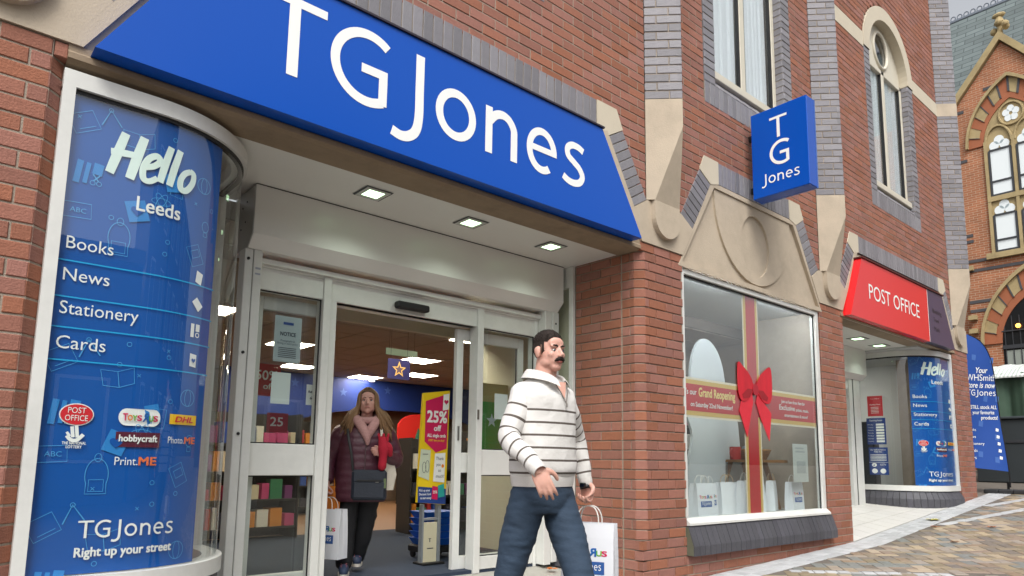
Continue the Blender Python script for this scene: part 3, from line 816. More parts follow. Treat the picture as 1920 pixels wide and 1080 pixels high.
def hello2d(u, v, h, w):
    """brush lettering for the greeting"""
    k = h; sx = w / 1.95; P = []
    def st(pts, wd): P.append(ribbon([(u + (x + .22 * y) * sx * 1.0, v + y * k) for x, y in smoothline(pts, 6)], [wd * h * (1 - .25 * abs(i / (6 * (len(pts) - 1)) - .45)) for i in range(6 * (len(pts) - 1) + 1)]))
    st([(.10, 0), (.12, .5), (.14, 1.0)], .20); st([(.52, -.03), (.52, .5), (.53, 1.02)], .21); st([(-.02, .50), (.3, .53), (.55, .55)], .16)
    st([(.72, .32), (.90, .40), (1.0, .55), (.90, .66), (.76, .55), (.71, .30), (.78, .06), (.92, .02), (1.06, .14)], .15)
    st([(1.14, .06), (1.13, .5), (1.14, .98)], .17); st([(1.36, .04), (1.35, .5), (1.36, .97)], .17)
    st([(1.75, .55), (1.62, .45), (1.57, .25), (1.64, .05), (1.78, .06), (1.87, .28), (1.84, .5), (1.72, .56)], .15)
    return P
def heart2d(cx, cy, r): return poly2d([(cx + r * .062 * 16 * math.sin(t) ** 3, cy + r * .062 * (13 * math.cos(t) - 5 * math.cos(2 * t) - 2 * math.cos(3 * t) - math.cos(4 * t))) for t in [2 * math.pi * i / 24 for i in range(24)]])
def vinyl(par, f, su, s_end, dz, z0, z1, order=1):
    """printed vinyl behind the glass. su maps the print's own u (0..0.8 left to right) to s"""
    vp = sheet(f, min(su(0), su(s_end)), max(su(0), su(s_end)), z0, z1, .016).build('vinyl_panel', VINYL, par, fix=False)
    fn = lambda u, v, d=0: (*f(su(u), .012 - d), dz(v))
    fn2 = lambda u, v, d=0: (*f(su(u), .008 - d), dz(v))
    Lr, Fi = icons(.80)
    letters(vp, Lr, fn, LBLUE, 'printed_icons'); letters(vp, Fi, fn, mat('print_mid_blue', '#2a86d0', .5), 'printed_icons')
    letters(vp, [heart2d(.335, 2.25, .03), heart2d(.335, 1.05, .03)], fn2, VINYL, 'printed_hearts')
    for z in (1.925, 1.745, 1.595, 1.435): letters(vp, [rect2d(0.0, z, s_end, z + .007, 24)], fn2, LINEB, 'print_rule')
    letters(vp, hello2d(.17, 2.42, .23, .44), fn2, mat('hello_white', '#dff0ea', .4), 'greeting_lettering')
    letters(vp, [text2d('Leeds', .33, 2.255, .22, .075, .012)], fn2)
    for t, z, w in (('Books', 1.99, .205), ('News', 1.83, .20), ('Stationery', 1.665, .345), ('Cards', 1.495, .21)): letters(vp, [text2d(t, .04, z, w, .062, .004)], fn2)
    letters(vp, name2d(.205, .592, .082), fn2, name='shop_name'); letters(vp, [text2d('Right up your street', .20, .505, .45, .042, .02)], fn2)
    # service logos
    letters(vp, [disc2d(.155, 1.18, .073, .054)], fn2, LETW, 'logo_oval'); f3 = lambda u, v, d=0: (*f(su(u), .006 - d), dz(v))
    letters(vp, [disc2d(.155, 1.18, .068, .049)], f3, OV_RED, 'logo_oval'); f4 = lambda u, v, d=0: (*f(su(u), .004 - d), dz(v))
    letters(vp, [text2d('POST', .155, 1.187, .075, .027, 0, 0, 'c'), text2d('OFFICE', .155, 1.150, .095, .027, 0, 0, 'c')], f4)
    letters(vp, [text2d('THE NATIONAL', .155, 1.036, .10, .013, .02, 0, 'c'), text2d('LOTTERY', .155, 1.018, .065, .013, .02, 0, 'c'),
                 ribbon(smoothline([(.122, 1.078), (.14, 1.058), (.165, 1.058), (.19, 1.085)], 6), .017), ribbon([(.148, 1.07), (.140, 1.122)], .015), ribbon([(.166, 1.07), (.158, 1.126)], .015), ribbon([(.12, 1.095), (.135, 1.075)], .012)], f4)
    letters(vp, [poly2d(arc(.50, 1.18, .035, .043, -90, 90, 10) + arc(.37, 1.18, .035, .043, 90, 270, 10))], fn2, LETW, 'logo_plate')
    toys(vp, f4, .355, 1.163, .034, .165)
    letters(vp, [rect2d(.585, 1.155, .755, 1.208, 6)], fn2, YEL, 'logo_plate'); letters(vp, [text2d('DHL', .615, 1.168, .11, .028, .02, .3)], f4, OV_RED)
    letters(vp, [rect2d(.33, 1.03, .54, 1.105, 6)], fn2, MAROON, 'logo_plate'); letters(vp, [text2d('hobbycraft', .345, 1.058, .18, .032, .016)], f4)
    letters(vp, [text2d('Photo.', .585, 1.055, .095, .034)], fn2); letters(vp, [text2d('ME', .685, 1.055, .07, .034, .015)], fn2, ORG_)
    letters(vp, [text2d('Print.', .335, .94, .105, .04)], fn2); letters(vp, [text2d('ME', .445, .94, .085, .04, .015)], fn2, ORG_)
    # white pictograms at the right
    for i, z in enumerate((1.975, 1.82, 1.67, 1.51)):
        u = .70
        q = [[(u - .025, z - .03), (u + .015, z - .045), (u + .025, z + .02), (u - .018, z + .035)], [(u - .035, z + .01), (u + .01, z - .04), (u + .04, z - .005), (u - .005, z + .04)],
             [(u - .03, z - .035), (u - .008, z - .035), (u - .008, z + .04), (u - .03, z + .04)], [(u - .022, z - .035), (u + .022, z - .04), (u + .022, z + .03), (u - .022, z + .035)]][i]
        letters(vp, [poly2d(q)], fn2, LETW, 'pictogram')
        if i == 2: letters(vp, [poly2d([(u + .003, z), (u + .03, z), (u + .03, z + .04), (u + .003, z + .04)]), ribbon(arc(u + .016, z - .02, .012, .012, 0, 360, 12), .005)], fn2, LETW, 'pictogram')
        if i == 3: letters(vp, [heart2d(u, z - .003, .014)], f4, VINYL, 'pictogram')
    return vp
def bay_window(nm, label, f, smax, z0, z1, zg, mirror):
    """frame, glass, brick stall riser of a rounded corner window"""
    t = thing(nm, label, 'shop window', (*f(.4), zg))
    sweep(f, 0, smax, z1, z1 + .085, -.025, .07).build('head_frame', WHITE, t, smooth=False)
    sweep(f, 0, smax, z1 - .02, z1, -.004, .03).build('gasket', BLACK, t)
    sweep(f, 0, smax, z0 - .085, z0, -.03, .08).build('sill_frame', WHITE, t)
    sweep(f, 0, .055, z0, z1, -.025, .06, 2).build('jamb', WHITE, t)
    sweep(f, smax - .06, smax, z0, z1, -.03, .06, 2).build('jamb', WHITE, t)
    sheet(f, .055, smax - .06, z0, z1, .0, 48).build('pane', CGLASS, t, smooth=True, fix=False)
    # sloping dark brick riser
    n = int(smax / .085); rz = bpy.data.objects.new('stall_riser', None); COL.objects.link(rz); rz.parent = t; ORG[rz.name] = org(t)
    for i in range(n):
        a, b = smax * i / n + .003, smax * (i + 1) / n - .003; k = MB(); zt = z0 - .088
        for s0_, s1_ in ((a, b),):
            rr = []
            for s in (a, b):
                p1 = f(s, -.005); p2 = f(s, -.075); p3 = f(s, .1)
                rr.append([(*p3, zg - .05), (*p2, zg - .05 + R.uniform(0, .002)), (*p2, zg + .11), (*p1, zt), (*p3, zt)])
            k.loft(rr)
        k.build('sill_brick', DARKB, rz)
    sweep(f, 0, smax, zg - .06, z0 - .09, .0, .11).build('mortar_bed', MORT, rz)
    return t
fL = bayfn(.395, 1); fP = bayfn(13.26, -1)
bL = bay_window('curved_window', 'tall curved corner window with blue Hello Leeds vinyl at the main entrance', fL, 1.78, .42, 2.80, -.15, False)
vinyl(bL, fL, lambda u: .045 + u, .82, lambda v: v, .425, 2.795)
bP = bay_window('curved_window', 'curved corner window with blue Hello Leeds vinyl beside the post office entrance', fP, 1.95, .70, 2.81, .38, True)
vinyl(bP, fP, lambda u: max(.02, 1.10 - .90 * u - .66 * u * u), .765, lambda v: 2.11 + .9 * (v - 1.99), .705, 2.805)

# ================================================================== main entrance
ent_floor = MB(); ent_floor.add([(.4, -.01, gz(2.7)), (5.0, -.01, gz(4.9) ), (5.0, 1.1, .0), (.4, 1.1, .0)], [(0, 1, 2, 3)])
struct(ent_floor, 'entrance_floor', mat('entrance_slab', '#a9a79f', .6, var=.1, bump=.2))
sof = MB(); sof.box(.40, .02, 2.932, 4.872, 1.35, 2.98); sof.build('soffit', WHITE2, bld)
# roller shutter box
sh = thing('shutter_box', 'long white roller shutter box over the sliding doors', 'shutter box', (3.24, 1.1, 2.45))
MB().prism([(.90, 2.926), (.90, 2.565), (.985, 2.475), (1.3, 2.475), (1.3, 2.926)], 'x', 1.69, 4.80).build('casing', WHITE2, sh)
MB().prism([(.905, 2.92), (.905, 2.567), (.985, 2.48), (1.29, 2.48), (1.29, 2.92)], 'x', 1.684, 1.69).build('end_plate', mat('grey_plate', '#b3b5b2', .4), sh)
for z, y in ((2.83, 1.05), (2.80, 1.13), (2.68, 1.06), (2.64, 1.14)):
    MB().tube([(1.68, y, z), (1.685, y, z)], .007, 8).build('bolt', BLACK, sh)
MB().box(1.69, .896, 2.925, 4.80, .92, 2.9305).build('painted_shadow', BLACK, sh)  # dark strip paints in the shade line under the soffit
# entrance screen: posts, head, side lights, sliding doors
en = thing('entrance_screen', 'white aluminium entrance screen with sliding glass doors', 'doors', (3.2, 1.1, 0))
for nm, b in (('shutter_guide', (1.675, 1.0, 0, 1.735, 1.12, 2.475)), ('shutter_guide', (1.738, .995, 0, 1.80, 1.10, 2.475)), ('shutter_guide', (4.64, .99, .02, 4.73, 1.1, 2.475)), ('shutter_guide', (4.733, .98, .04, 4.82, 1.12, 2.475)),
              ('head_panel', (1.80, 1.10, 2.22, 4.64, 1.2, 2.40)), ('shutter_slat', (1.80, 1.05, 2.40, 4.64, 1.13, 2.44)), ('head_rail', (1.80, 1.08, 2.385, 4.64, 1.12, 2.41)),
              ('mullion', (2.33, 1.075, 0, 2.395, 1.2, 2.40)), ('mullion', (2.398, 1.10, 0, 2.455, 1.2, 2.23)), ('mullion', (3.865, 1.075, 0, 3.935, 1.2, 2.40)), ('jamb', (4.60, 1.095, 0, 4.64, 1.2, 2.40)),
              ('mid_rail', (1.80, 1.10, .86, 2.33, 1.16, 1.09)), ('mid_rail', (3.935, 1.10, .86, 4.60, 1.16, 1.09)),
              ('bottom_rail', (1.80, 1.10, .02, 2.33, 1.16, .11)), ('bottom_rail', (3.935, 1.10, .02, 4.60, 1.16, .14)),
              ('stile', (1.80, 1.10, .0, 1.825, 1.16, 2.22)), ('track', (2.46, 1.12, 2.22, 3.865, 1.3, 2.245))):
    MB().bbox(*b, b=.004).build(nm, WHITE, en)
for (x0, x1, z0, z1) in ((1.825, 2.33, .11, .86), (1.825, 2.33, 1.09, 2.22), (3.935, 4.60, .14, .86), (3.935, 4.60, 1.09, 2.22)):
    k = MB(); e = .009
    k.box(x0, 1.118, z0, x0 + e, 1.126, z1).box(x1 - e, 1.118, z0, x1, 1.126, z1).box(x0, 1.118, z0, x1, 1.126, z0 + e).box(x0, 1.118, z1 - e, x1, 1.126, z1)
    k.build('gasket', BLACK, en); MB().box(x0 + e, 1.12, z0 + e, x1 - e, 1.124, z1 - e).build('pane', GLASS, en)
# sliding leaves parked behind the side lights
for x0, x1, edge in ((1.84, 2.46, 1), (3.735, 4.56, 0)):
    lf = bpy.data.objects.new('sliding_door', None); COL.objects.link(lf); lf.parent = en; ORG[lf.name] = org(en)
    for b in ((x0, 1.22, .02, x0 + .075, 1.27, 2.2), (x1 - .075, 1.22, .02, x1, 1.27, 2.2), (x0 + .075, 1.22, 2.10, x1 - .075, 1.27, 2.2), (x0 + .075, 1.22, .88, x1 - .075, 1.27, 1.06), (x0 + .075, 1.22, .02, x1 - .075, 1.27, .14)):
        MB().bbox(*b, b=.003).build('rail', WHITE, lf)
    MB().box(x0 + .075, 1.243, .14, x1 - .075, 1.247, .88).build('pane', GLASS, lf); MB().box(x0 + .075, 1.243, 1.06, x1 - .075, 1.247, 2.1).build('pane', GLASS, lf)
    MB().box(x0 + .07, 1.238, .14, x0 + .08, 1.252, 2.1).box(x1 - .08, 1.238, .14, x1 - .07, 1.252, 2.1).build('gasket', BLACK, lf)
MB().bbox(3.76, 1.212, 1.17, 3.78, 1.222, 1.30, .002).build('lock_plate', mat('steel', '#8b8b88', .35, 1), en)
MB().bbox(3.873, 1.068, 1.36, 3.893, 1.078, 1.45, .002).build('hinge_plate', mat('brown_metal', '#5d5750', .5), en)
for x, z in ((1.70, 2.40), (1.705, 1.72), (1.71, 1.15), (4.775, 2.36), (4.77, .25)):
    MB().tube([(x, .992 if x < 2 else .978, z), (x, 1.0, z)], .011, 10).build('guide_plug', BLACK, en)
letters(en, [rect2d(1.752, 2.33, 1.79, 2.345), rect2d(1.752, 2.29, 1.79, 2.303)], flatY(.993), mat('sticker', '#9da2b0', .5), 'sticker')
one(MB().bbox(2.97, 1.02, 2.252, 3.29, 1.098, 2.31, .012), 'door_sensor', BLACK, 'black motion sensor bar above the open sliding doors', 'sensor')
# narrow side pane between screen and brick pier
sp = thing('side_window', 'narrow tall side pane between the entrance screen and the brick pier', 'shop window', (4.86, .95, 0))
MB().bbox(4.835, .805, .04, 4.874, .86, 2.93, .003).build('jamb', WHITE, sp); MB().bbox(4.84, 1.14, .3, 4.874, 1.18, 2.93, .003).build('jamb', WHITE, sp)
MB().box(4.855, .86, .32, 4.859, 1.14, 2.72).build('pane', GLASS, sp); MB().bbox(4.84, .86, 2.72, 4.874, 1.14, 2.93, .003).build('head', WHITE, sp)
MB().box(4.80, .86, .0, 4.874, 1.14, .32).build('stall_riser', DARKB, sp); MB().box(4.95, .83, 0, 5.5, 2.6, 2.9).build('lining', mat('cream_lining', '#d8d3bd', .7), sp)
# downlights
DL = mat('downlight_diffuser', '#eafbe6', .4, emit='#c4f5bc', estr=3.2)
TRIM = mat('downlight_trim', '#c8cbc6', .4)
def downlight(x, y, z, label, s=.095):
    t = thing('downlight', label, 'light', (x, y, z))
    f = MB()
    for a, b, c, d in ((-s, -s, s, -s * .68), (-s, s * .68, s, s), (-s, -s * .68, -s * .68, s * .68), (s * .68, -s * .68, s, s * .68)): f.box(x + a, y + b, z - .006, x + c, y + d, z + .004)
    f.build('trim', TRIM, t); MB().box(x - s * .68, y - s * .68, z - .003, x + s * .68, y + s * .68, z + .004).build('diffuser', DL, t)
    MB().box(x - s * 1.15, y - s * 1.15, z - .0015, x + s * 1.15, y + s * 1.15, z).build('painted_shadow', mat('gap', '#55585a', .8), t)  # dark plate paints a line of shade round the trim
    l = bpy.data.lights.new('lamp', 'SPOT'); l.energy = 9; l.color = (.86, 1, .84); l.spot_size = 2.3; l.spot_blend = .8; l.shadow_soft_size = .05
    o = bpy.data.objects.new('lamp', l); COL.objects.link(o); o.parent = t; o.location = (0, 0, -.02)
for i, x in enumerate((2.40, 3.31, 4.23)):
    downlight(x, .50, 2.928, ['greenish recessed downlight nearest the curved window', 'middle of the three greenish downlights over the entrance', 'greenish recessed downlight nearest the brick pier'][i])

# ================================================================== display window with the bow
dw = thing('display_window', 'large display window with a printed red ribbon and bow', 'shop window', (6.97, .05, .42))
X0, X1, Z0, Z1 = 5.535, 8.415, .42, 2.893
for b in ((X0, .02, Z0, X0 + .05, .09, Z1), (X1 - .08, .02, Z0, X1, .09, Z1), (X0 + .05, .02, Z1 - .05, X1 - .08, .09, Z1)): MB().bbox(*b, b=.004).build('frame', WHITE, dw)
MB().prism([(-.03, Z0 - .0), (-.03, Z0 + .02), (.02, Z0 + .065), (.09, Z0 + .065), (.09, Z0)], 'x', X0, X1).build('sill_frame', WHITE, dw)
GX0, GX1, GZ0, GZ1 = X0 + .05, X1 - .08, Z0 + .065, Z1 - .05
MB().box(GX0, .045, GZ1 - .014, GX1, .055, GZ1).box(GX1 - .012, .045, GZ0, GX1, .055, GZ1).build('gasket', BLACK, dw)
MB().box(GX0, .055, GZ0, GX1, .061, GZ1).build('pane', WGLASS, dw)
SATIN = mat('print_ribbon_red', '#c40f1e', .5, var=.1, vscale=4, stretch=(1, 1, .3)); GOLD = mat('print_gold', '#dcb865', .5)
yR = .066
letters(dw, [rect2d(GX0, 1.44, GX1, 1.835), rect2d(6.70, GZ0, 7.045, 1.44), rect2d(6.72, 1.835, 7.045, GZ1)], flatY(yR + .004), mat('ribbon_pale_edge', '#efe3cf', .5), 'ribbon_edge')
letters(dw, [rect2d(GX0, 1.462, GX1, 1.812), rect2d(6.722, GZ0, 7.023, 1.47), rect2d(6.742, 1.80, 7.023, GZ1)], flatY(yR + .002), GOLD, 'ribbon_gold_edge')
letters(dw, [rect2d(GX0, 1.505, GX1, 1.77), rect2d(6.765, GZ0, 6.98, 1.52), rect2d(6.785, 1.75, 6.98, GZ1)], flatY(yR), SATIN, 'ribbon_band')
bow = dict(loopL=[(6.88, 1.83), (6.80, 1.95), (6.66, 2.04), (6.575, 2.075), (6.55, 1.95), (6.56, 1.76), (6.62, 1.665), (6.74, 1.68), (6.84, 1.76)], loopR=[(6.92, 1.83), (7.0, 1.95), (7.13, 2.04), (7.235, 2.075), (7.265, 1.95), (7.255, 1.76), (7.19, 1.665), (7.06, 1.68), (6.96, 1.76)],
           tailL=[(6.84, 1.78), (6.62, 1.66), (6.58, 1.55), (6.72, 1.28), (6.86, 1.66)], tailR=[(6.96, 1.78), (7.10, 1.66), (7.24, 1.56), (7.18, 1.25), (7.0, 1.50), (6.92, 1.66)])
for k, p in bow.items():
    mb = MB(); mb.prism(smoothline(p + [p[0]], 4)[:-1] if 'loop' in k else p, 'y', .050 - (.006 if 'loop' in k else 0), .054 - (.006 if 'loop' in k else 0)); mb.build('bow_loop' if 'loop' in k else 'bow_tail', mat('print_bow_red', '#c21a2b', .45, var=.3, vscale=5, stretch=(1, 1, .35)) if 'loop' in k else mat('print_bow_tail', '#d22a3a', .45, var=.15, vscale=6), dw)
for sx in (-1, 1): MB().prism([(6.90 + sx * q, z) for q, z in ((.05, 1.80), (.16, 1.80), (.27, 1.73), (.24, 1.69), (.12, 1.71))], 'y', .0415, .0425).build('bow_fold', mat('print_bow_dark', '#95121f', .45, var=.2, vscale=8), dw)
MB().prism([(6.86 + .06 * math.cos(a) + .04, 1.80 + .065 * math.sin(a)) for a in [2 * math.pi * i / 16 for i in range(16)]], 'y', .038, .0405).build('bow_knot', mat('print_knot', '#a5182a', .4), dw)
mw = mat('print_cream', '#f3e9cf', .5); fyb = flatY(.0645)
letters(dw, [text2d("It's our", 5.60, 1.665, .22, .055, .008), text2d('on Saturday 22nd November!', 5.72, 1.55, .75, .045, .008)], fyb)
letters(dw, [text2d('Grand Reopening', 5.86, 1.655, .66, .085, .016)], fyb, mat('print_pale_gold', '#f4dc8e', .5))
letters(dw, [text2d('Join us here from 9am for', 7.50, 1.70, .56, .036, .008), text2d('Exclusive', 7.45, 1.62, .36, .058, .014), text2d('prizes, music,', 7.84, 1.62, .31, .036, .008), text2d('entertainment & more!', 7.56, 1.545, .56, .036, .008)], fyb)
letters(dw, [poly2d([(7.72, .80), (8.08, .80), (8.08, 1.24), (7.72, 1.24)])], flatY(.066), mat('paper_label', '#c9cdcb', .7), 'window_sticker'); letters(dw, [rect2d(7.80, .90, 8.02, 1.04), rect2d(7.78, 1.14, 8.02, 1.16), rect2d(7.78, 1.18, 7.98, 1.20)], flatY(.0645), mat('paper_grey', '#b2b6b6', .7), 'window_sticker')
# sloping blue brick sill below it
si = thing('window_sill', 'sloping dark blue brick sill under the display window', 'sill', (6.97, -.02, .15))
n = 33; st = (8.46 - 5.52) / n
MB().prism([(.02, .152), (-.07, .152), (-.07, .235), (-.015, .408), (.02, .408)], 'x', 5.52, 8.46).build('mortar_bed', mat('mossy_mortar', '#5f6150', .95, var=.2, vscale=8), si)
for i in range(n):
    x = 5.52 + i * st; w_ = R.uniform(-.002, .002)
    MB().prism([(.03, .150), (-.078 + w_, .150), (-.078 + w_, .238), (-.018 + w_, .412), (.03, .412)], 'x', x + .003, x + st - .003).build('sill_brick', DARKB, si)
# inside the display: floor, white back panel, dim shop behind
room = MB(); room.box(5.53, .09, .30, 8.9, 1.6, .455); struct(room, 'display_floor', mat('display_floor_white', '#c9cbc9', .5))
room = MB(); room.box(5.53, .09, 2.90, 8.9, 1.34, 2.96); struct(room, 'display_ceiling', mat('display_ceiling_white', '#c9cbc9', .6))
for i, x in enumerate((6.2, 7.7)):  # unseen light bars added to brighten the display
    t = thing('added_fill_light', ['added unseen fill light over the left half of the display', 'added unseen fill light over the right half of the display'][i], 'light', (x, .11, 2.88)); MB().bbox(x - .55, .092, 2.875, x + .55, .132, 2.898, .004).build('diffuser', mat('added_fill_light', '#ffffff', .5, emit='#f4f8ff', estr=60), t)
dp = MB(); dp.box(8.86, .10, .456, 8.89, 1.05, 2.895); one(dp, 'backdrop_board', mat('panel_grey_white', '#e2e5e3', .6, var=.03), 'plain white board closing the right side of the display window', 'board')
CUT = mat('foamboard', '#c7cdd0', .6)
cu = MB(); P = [(6.42, .456), (7.12, .456), (7.20, 1.0), (7.26, 1.6), (7.22, 2.05), (7.10, 2.30), (6.92, 2.42), (6.74, 2.40), (6.60, 2.22), (6.54, 1.95), (6.60, 1.75), (6.46, 1.55), (6.56, 1.3), (6.46, .95)]
cu.prism(smoothline(P + [P[0]], 4)[:-1], 'y', .62, .65); one(cu, 'foam_cutout', CUT, 'tall pale foamboard figure seen from behind in the display window', 'cutout')
cu = MB(); P = [(7.46, .456), (8.0, .456), (7.92, 1.2), (7.84, 1.70), (7.70, 1.86), (7.52, 1.75), (7.5, 1.2)]
cu.prism(smoothline(P + [P[0]], 4)[:-1], 'y', .85, .88); one(cu, 'foam_cutout', CUT, 'narrow pale foamboard piece behind the taller one in the display', 'cutout')
WOOD = mat('wood', '#8d6136', .55, var=.15, vscale=4, stretch=(1, 8, 8))
TX = 7.82
tb = thing('side_table', 'small wooden table with mug and basket in the display window', 'table', (TX, .70, .456))
MB().tube([(TX, .7, 1.02), (TX, .7, 1.05)], .46, 28).build('table_top', WOOD, tb)
for dx, dy in ((-.22, -.2), (.22, -.2), (-.22, .2), (.22, .2)): MB().tube([(TX + dx * 1.25, .7 + dy * 1.25, .456), (TX + dx * .7, .7 + dy * .7, 1.03)], [.025, .035], 8).build('leg', WOOD, tb)
mg = thing('mug', 'red mug on the small wooden table', 'mug', ((TX - .40), .62, 1.051)); MB().tube([((TX - .40), .62, 1.051), ((TX - .40), .62, 1.20)], .065, 20).build('cup', mat('mug_red', '#b8221c', .35), mg, smooth=False)
MB().tube([((TX - .40) - .06 - .05 * math.sin(a), .62, 1.125 + .05 * math.cos(a)) for a in [math.pi * i / 10 for i in range(11)]], .009, 6).build('handle', mat('mug_red', '#b8221c'), mg)
bk = thing('wicker_basket', 'wicker basket of treats on the small wooden table', 'basket', ((TX - .12), .55, 1.051))
for i in range(5): MB().tube([((TX - .12) + (.17 + .012 * i) * math.cos(2 * math.pi * k / 24), .55 + (.14 + .012 * i) * math.sin(2 * math.pi * k / 24), 1.066 + .024 * i) for k in range(25)], .013, 6, cap=False).build('weave', mat('wicker', '#a3743f', .7, var=.2, vscale=30), bk)
for i in range(16):
    MB().bbox((TX - .12) + R.uniform(-.14, .10), .55 + R.uniform(-.11, .07), 1.14, (TX - .12) + R.uniform(.0, .15), .55 + R.uniform(.0, .1), 1.19 + R.uniform(0, .03), .008).build('wrapped_sweet', [mat('sweet_red', '#b53030', .4), mat('sweet_white', '#d9d9d9', .4), mat('sweet_foil', '#99a0a8', .3, .8)][i % 3], bk)
# paper carrier bags
PAPER = mat('white_kraft', '#e3e6ec', .75, var=.02, vscale=3, bump=.1, bscale=12); STRING = mat('paper_string', '#e6e4de', .8); TSTRING = mat('brown_string', '#c8a980', .8); TGP = mat('print_tg_blue', '#2d5ba0', .5)
def carrier(label, c, w, d, h, rot, group=None, handles=True, logo=True, hm=None, name='paper_bag', lean=0, top=None):
    """paper carrier bag: body, gusset folds, twisted handles, printed front"""
    t = thing(name, label, 'bag', c, group); t.rotation_euler = (lean, 0, rot); ORG[t.name] = Vector((0, 0, 0))
    rr = []
    for z, kw, kd in ((0, 1, 1), (.12 * h, 1.0, 1.0), (.5 * h, 1.0, .93), (.8 * h, .995, .8), (h, .99, .66)):
        a, b = w / 2 * kw, d / 2 * kd; gq = d * .10 * (z / h)
        rr.append([(-a, -b, z), (a, -b, z), (a - gq, 0, z), (a, b, z), (-a, b, z), (-a + gq, 0, z)])
    mb = MB(); mb.loft(rr, cap=False); mb.add([p for p in rr[0]], [(5, 4, 3, 2, 1, 0)]); mb.build('body', PAPER, t, fix=True)
    yb = -d / 2 * .66
    MB().box(-w * .30, yb * .985 + .002, h * .86, w * .30, yb * .985 + .004, h * .99).build('handle_patch', PAPER, t)
    if handles:
        for s in (-1, 1):
            P = [(-w * .2, s * d * .31, h * .93), (-w * .2, s * d * .30, h * 1.08), (-w * .13, s * d * .22, h * 1.20), (0, s * d * .18, h * 1.235), (w * .13, s * d * .22, h * 1.20), (w * .2, s * d * .30, h * 1.08), (w * .2, s * d * .31, h * .93)]
            MB().tube(smoothline(P, 5), .0035, 6).build('handle', hm or STRING, t, smooth=True)
    if logo:
        def ff(u, v, d_=0):
            z = v * h; kd = 1 if v < .12 else (1 - .07 * (v - .12) / .38 if v < .5 else .93 - .13 * (v - .5) / .3)
            return (u * w, -d / 2 * kd - .0018 - d_ * .5, z)
        toys(t, ff, -.38, .56, .085, .76)
        letters(t, [rect2d(-.33, .31, .33, .48)], ff, TGP, 'logo_plate'); ff2 = lambda u, v, d_=0: (ff(u, v)[0], ff(u, v)[1] - .0012 - d_ * .5, ff(u, v)[2])
        letters(t, [([(p[0], .345 + (p[1] - .345) * 1.0) for p in q[0]], q[1]) for q in name2d(-.275, .365, .10)], ff2, name='shop_name')
    return t
DG = 'carrier bags standing in the display window'
for i, (x, y, w, d, h, rot, lg, lb) in enumerate(((5.72, .28, .26, .12, .31, -.35, True, 'white logo carrier bag at the left edge of the display window'), (6.10, .22, .27, .12, .34, -.05, True, 'white logo carrier bag in front, left part of the display window'),
        (6.42, .36, .30, .13, .33, .25, True, 'white carrier bag turned half away behind the front left bag'), (6.83, .38, .28, .12, .34, -.2, False, 'plain pale carrier bag left of the upright red ribbon'),
        (7.02, .26, .27, .12, .36, .1, False, 'white carrier bag partly hidden by the upright red ribbon'), (7.50, .36, .24, .11, .37, .5, False, 'white carrier bag just right of the upright red ribbon'),
        (7.82, .40, .24, .11, .35, .35, False, 'plain white carrier bag behind the rightmost logo bag'), (7.98, .20, .25, .11, .34, -.04, True, 'rightmost white logo carrier bag in the display window'))):
    carrier(lb, (x, y, .458), w, d, h, rot, DG, True, lg, TSTRING if i % 3 == 0 else STRING)

# ================================================================== post office entrance
ML = 13.3
pf = MB(); pf.add([(9.07, -.005, gz(9.07) + .004), (13.2, -.005, gz(13.2) + .004), (13.2, 1.25, .40), (9.07, 1.25, .36)], [(0, 1, 2, 3)]); pofl = struct(pf, 'entrance_floor', mat('tile_joint', '#9d9b96', .7))
TM = MB()
for i in range(14):
    for j in range(4):
        x0, y0 = 9.075 + i * .295, .0 + j * .3
        def zz(x, y): 
            t_ = (y + .005) / 1.255; a = gz(9.07) + (gz(13.2) - gz(9.07)) * (x - 9.07) / 4.13; b = .36 + .04 * (x - 9.07) / 4.13
            return a + .004 + (b - a) * t_
        o = MB(); q = [(x0 + .003, y0 + .003), (x0 + .29, y0 + .003), (x0 + .29, y0 + .295), (x0 + .003, y0 + .295)]
        o.add([(x, y, zz(x, y) + .001) for x, y in q] + [(x, y, zz(x, y) + .006) for x, y in q], [(4, 5, 6, 7), (0, 1, 5, 4), (1, 2, 6, 5), (2, 3, 7, 6), (3, 0, 4, 7)]); o.build('tile', M_TILE, pofl)
MB().box(9.075, .02, 2.925, 13.25, 1.4, 2.97).build('soffit', WHITE2, bld)
px = thing('shutter_box', 'white roller shutter box inside the post office entrance', 'shutter box', (10.6, 1.1, 2.4))
MB().prism([(.90, 2.922), (.90, 2.50), (.98, 2.42), (1.3, 2.42), (1.3, 2.922)], 'x', 9.2, 12.02).build('casing', WHITE2, px)
pd = thing('post_office_door', 'white framed post office doorway with dark glass', 'doors', (10.6, 1.15, .36))
for b in ((9.25, 1.0, .36, 9.35, 1.12, 2.42), (11.55, 1.0, .36, 11.67, 1.12, 2.42), (11.70, .99, .36, 11.93, 1.1, 2.42), (9.35, 1.02, 2.25, 11.55, 1.12, 2.42), (10.4, 1.02, .36, 10.48, 1.12, 2.25)): MB().bbox(*b, b=.004).build('post', WHITE, pd)
MB().box(11.672, 1.0, .36, 11.698, 1.08, 2.42).build('gap', BLACK, pd); MB().box(9.35, 1.08, .37, 10.4, 1.085, 2.25).build('pane', DGLASS, pd); MB().box(10.48, 1.08, .37, 11.55, 1.085, 2.25).build('pane', DGLASS, pd)
downlight(10.77, .51, 2.922, 'recessed downlight at the left of the post office entrance', .11); downlight(11.63, .53, 2.922, 'recessed downlight nearer the post office window', .11)
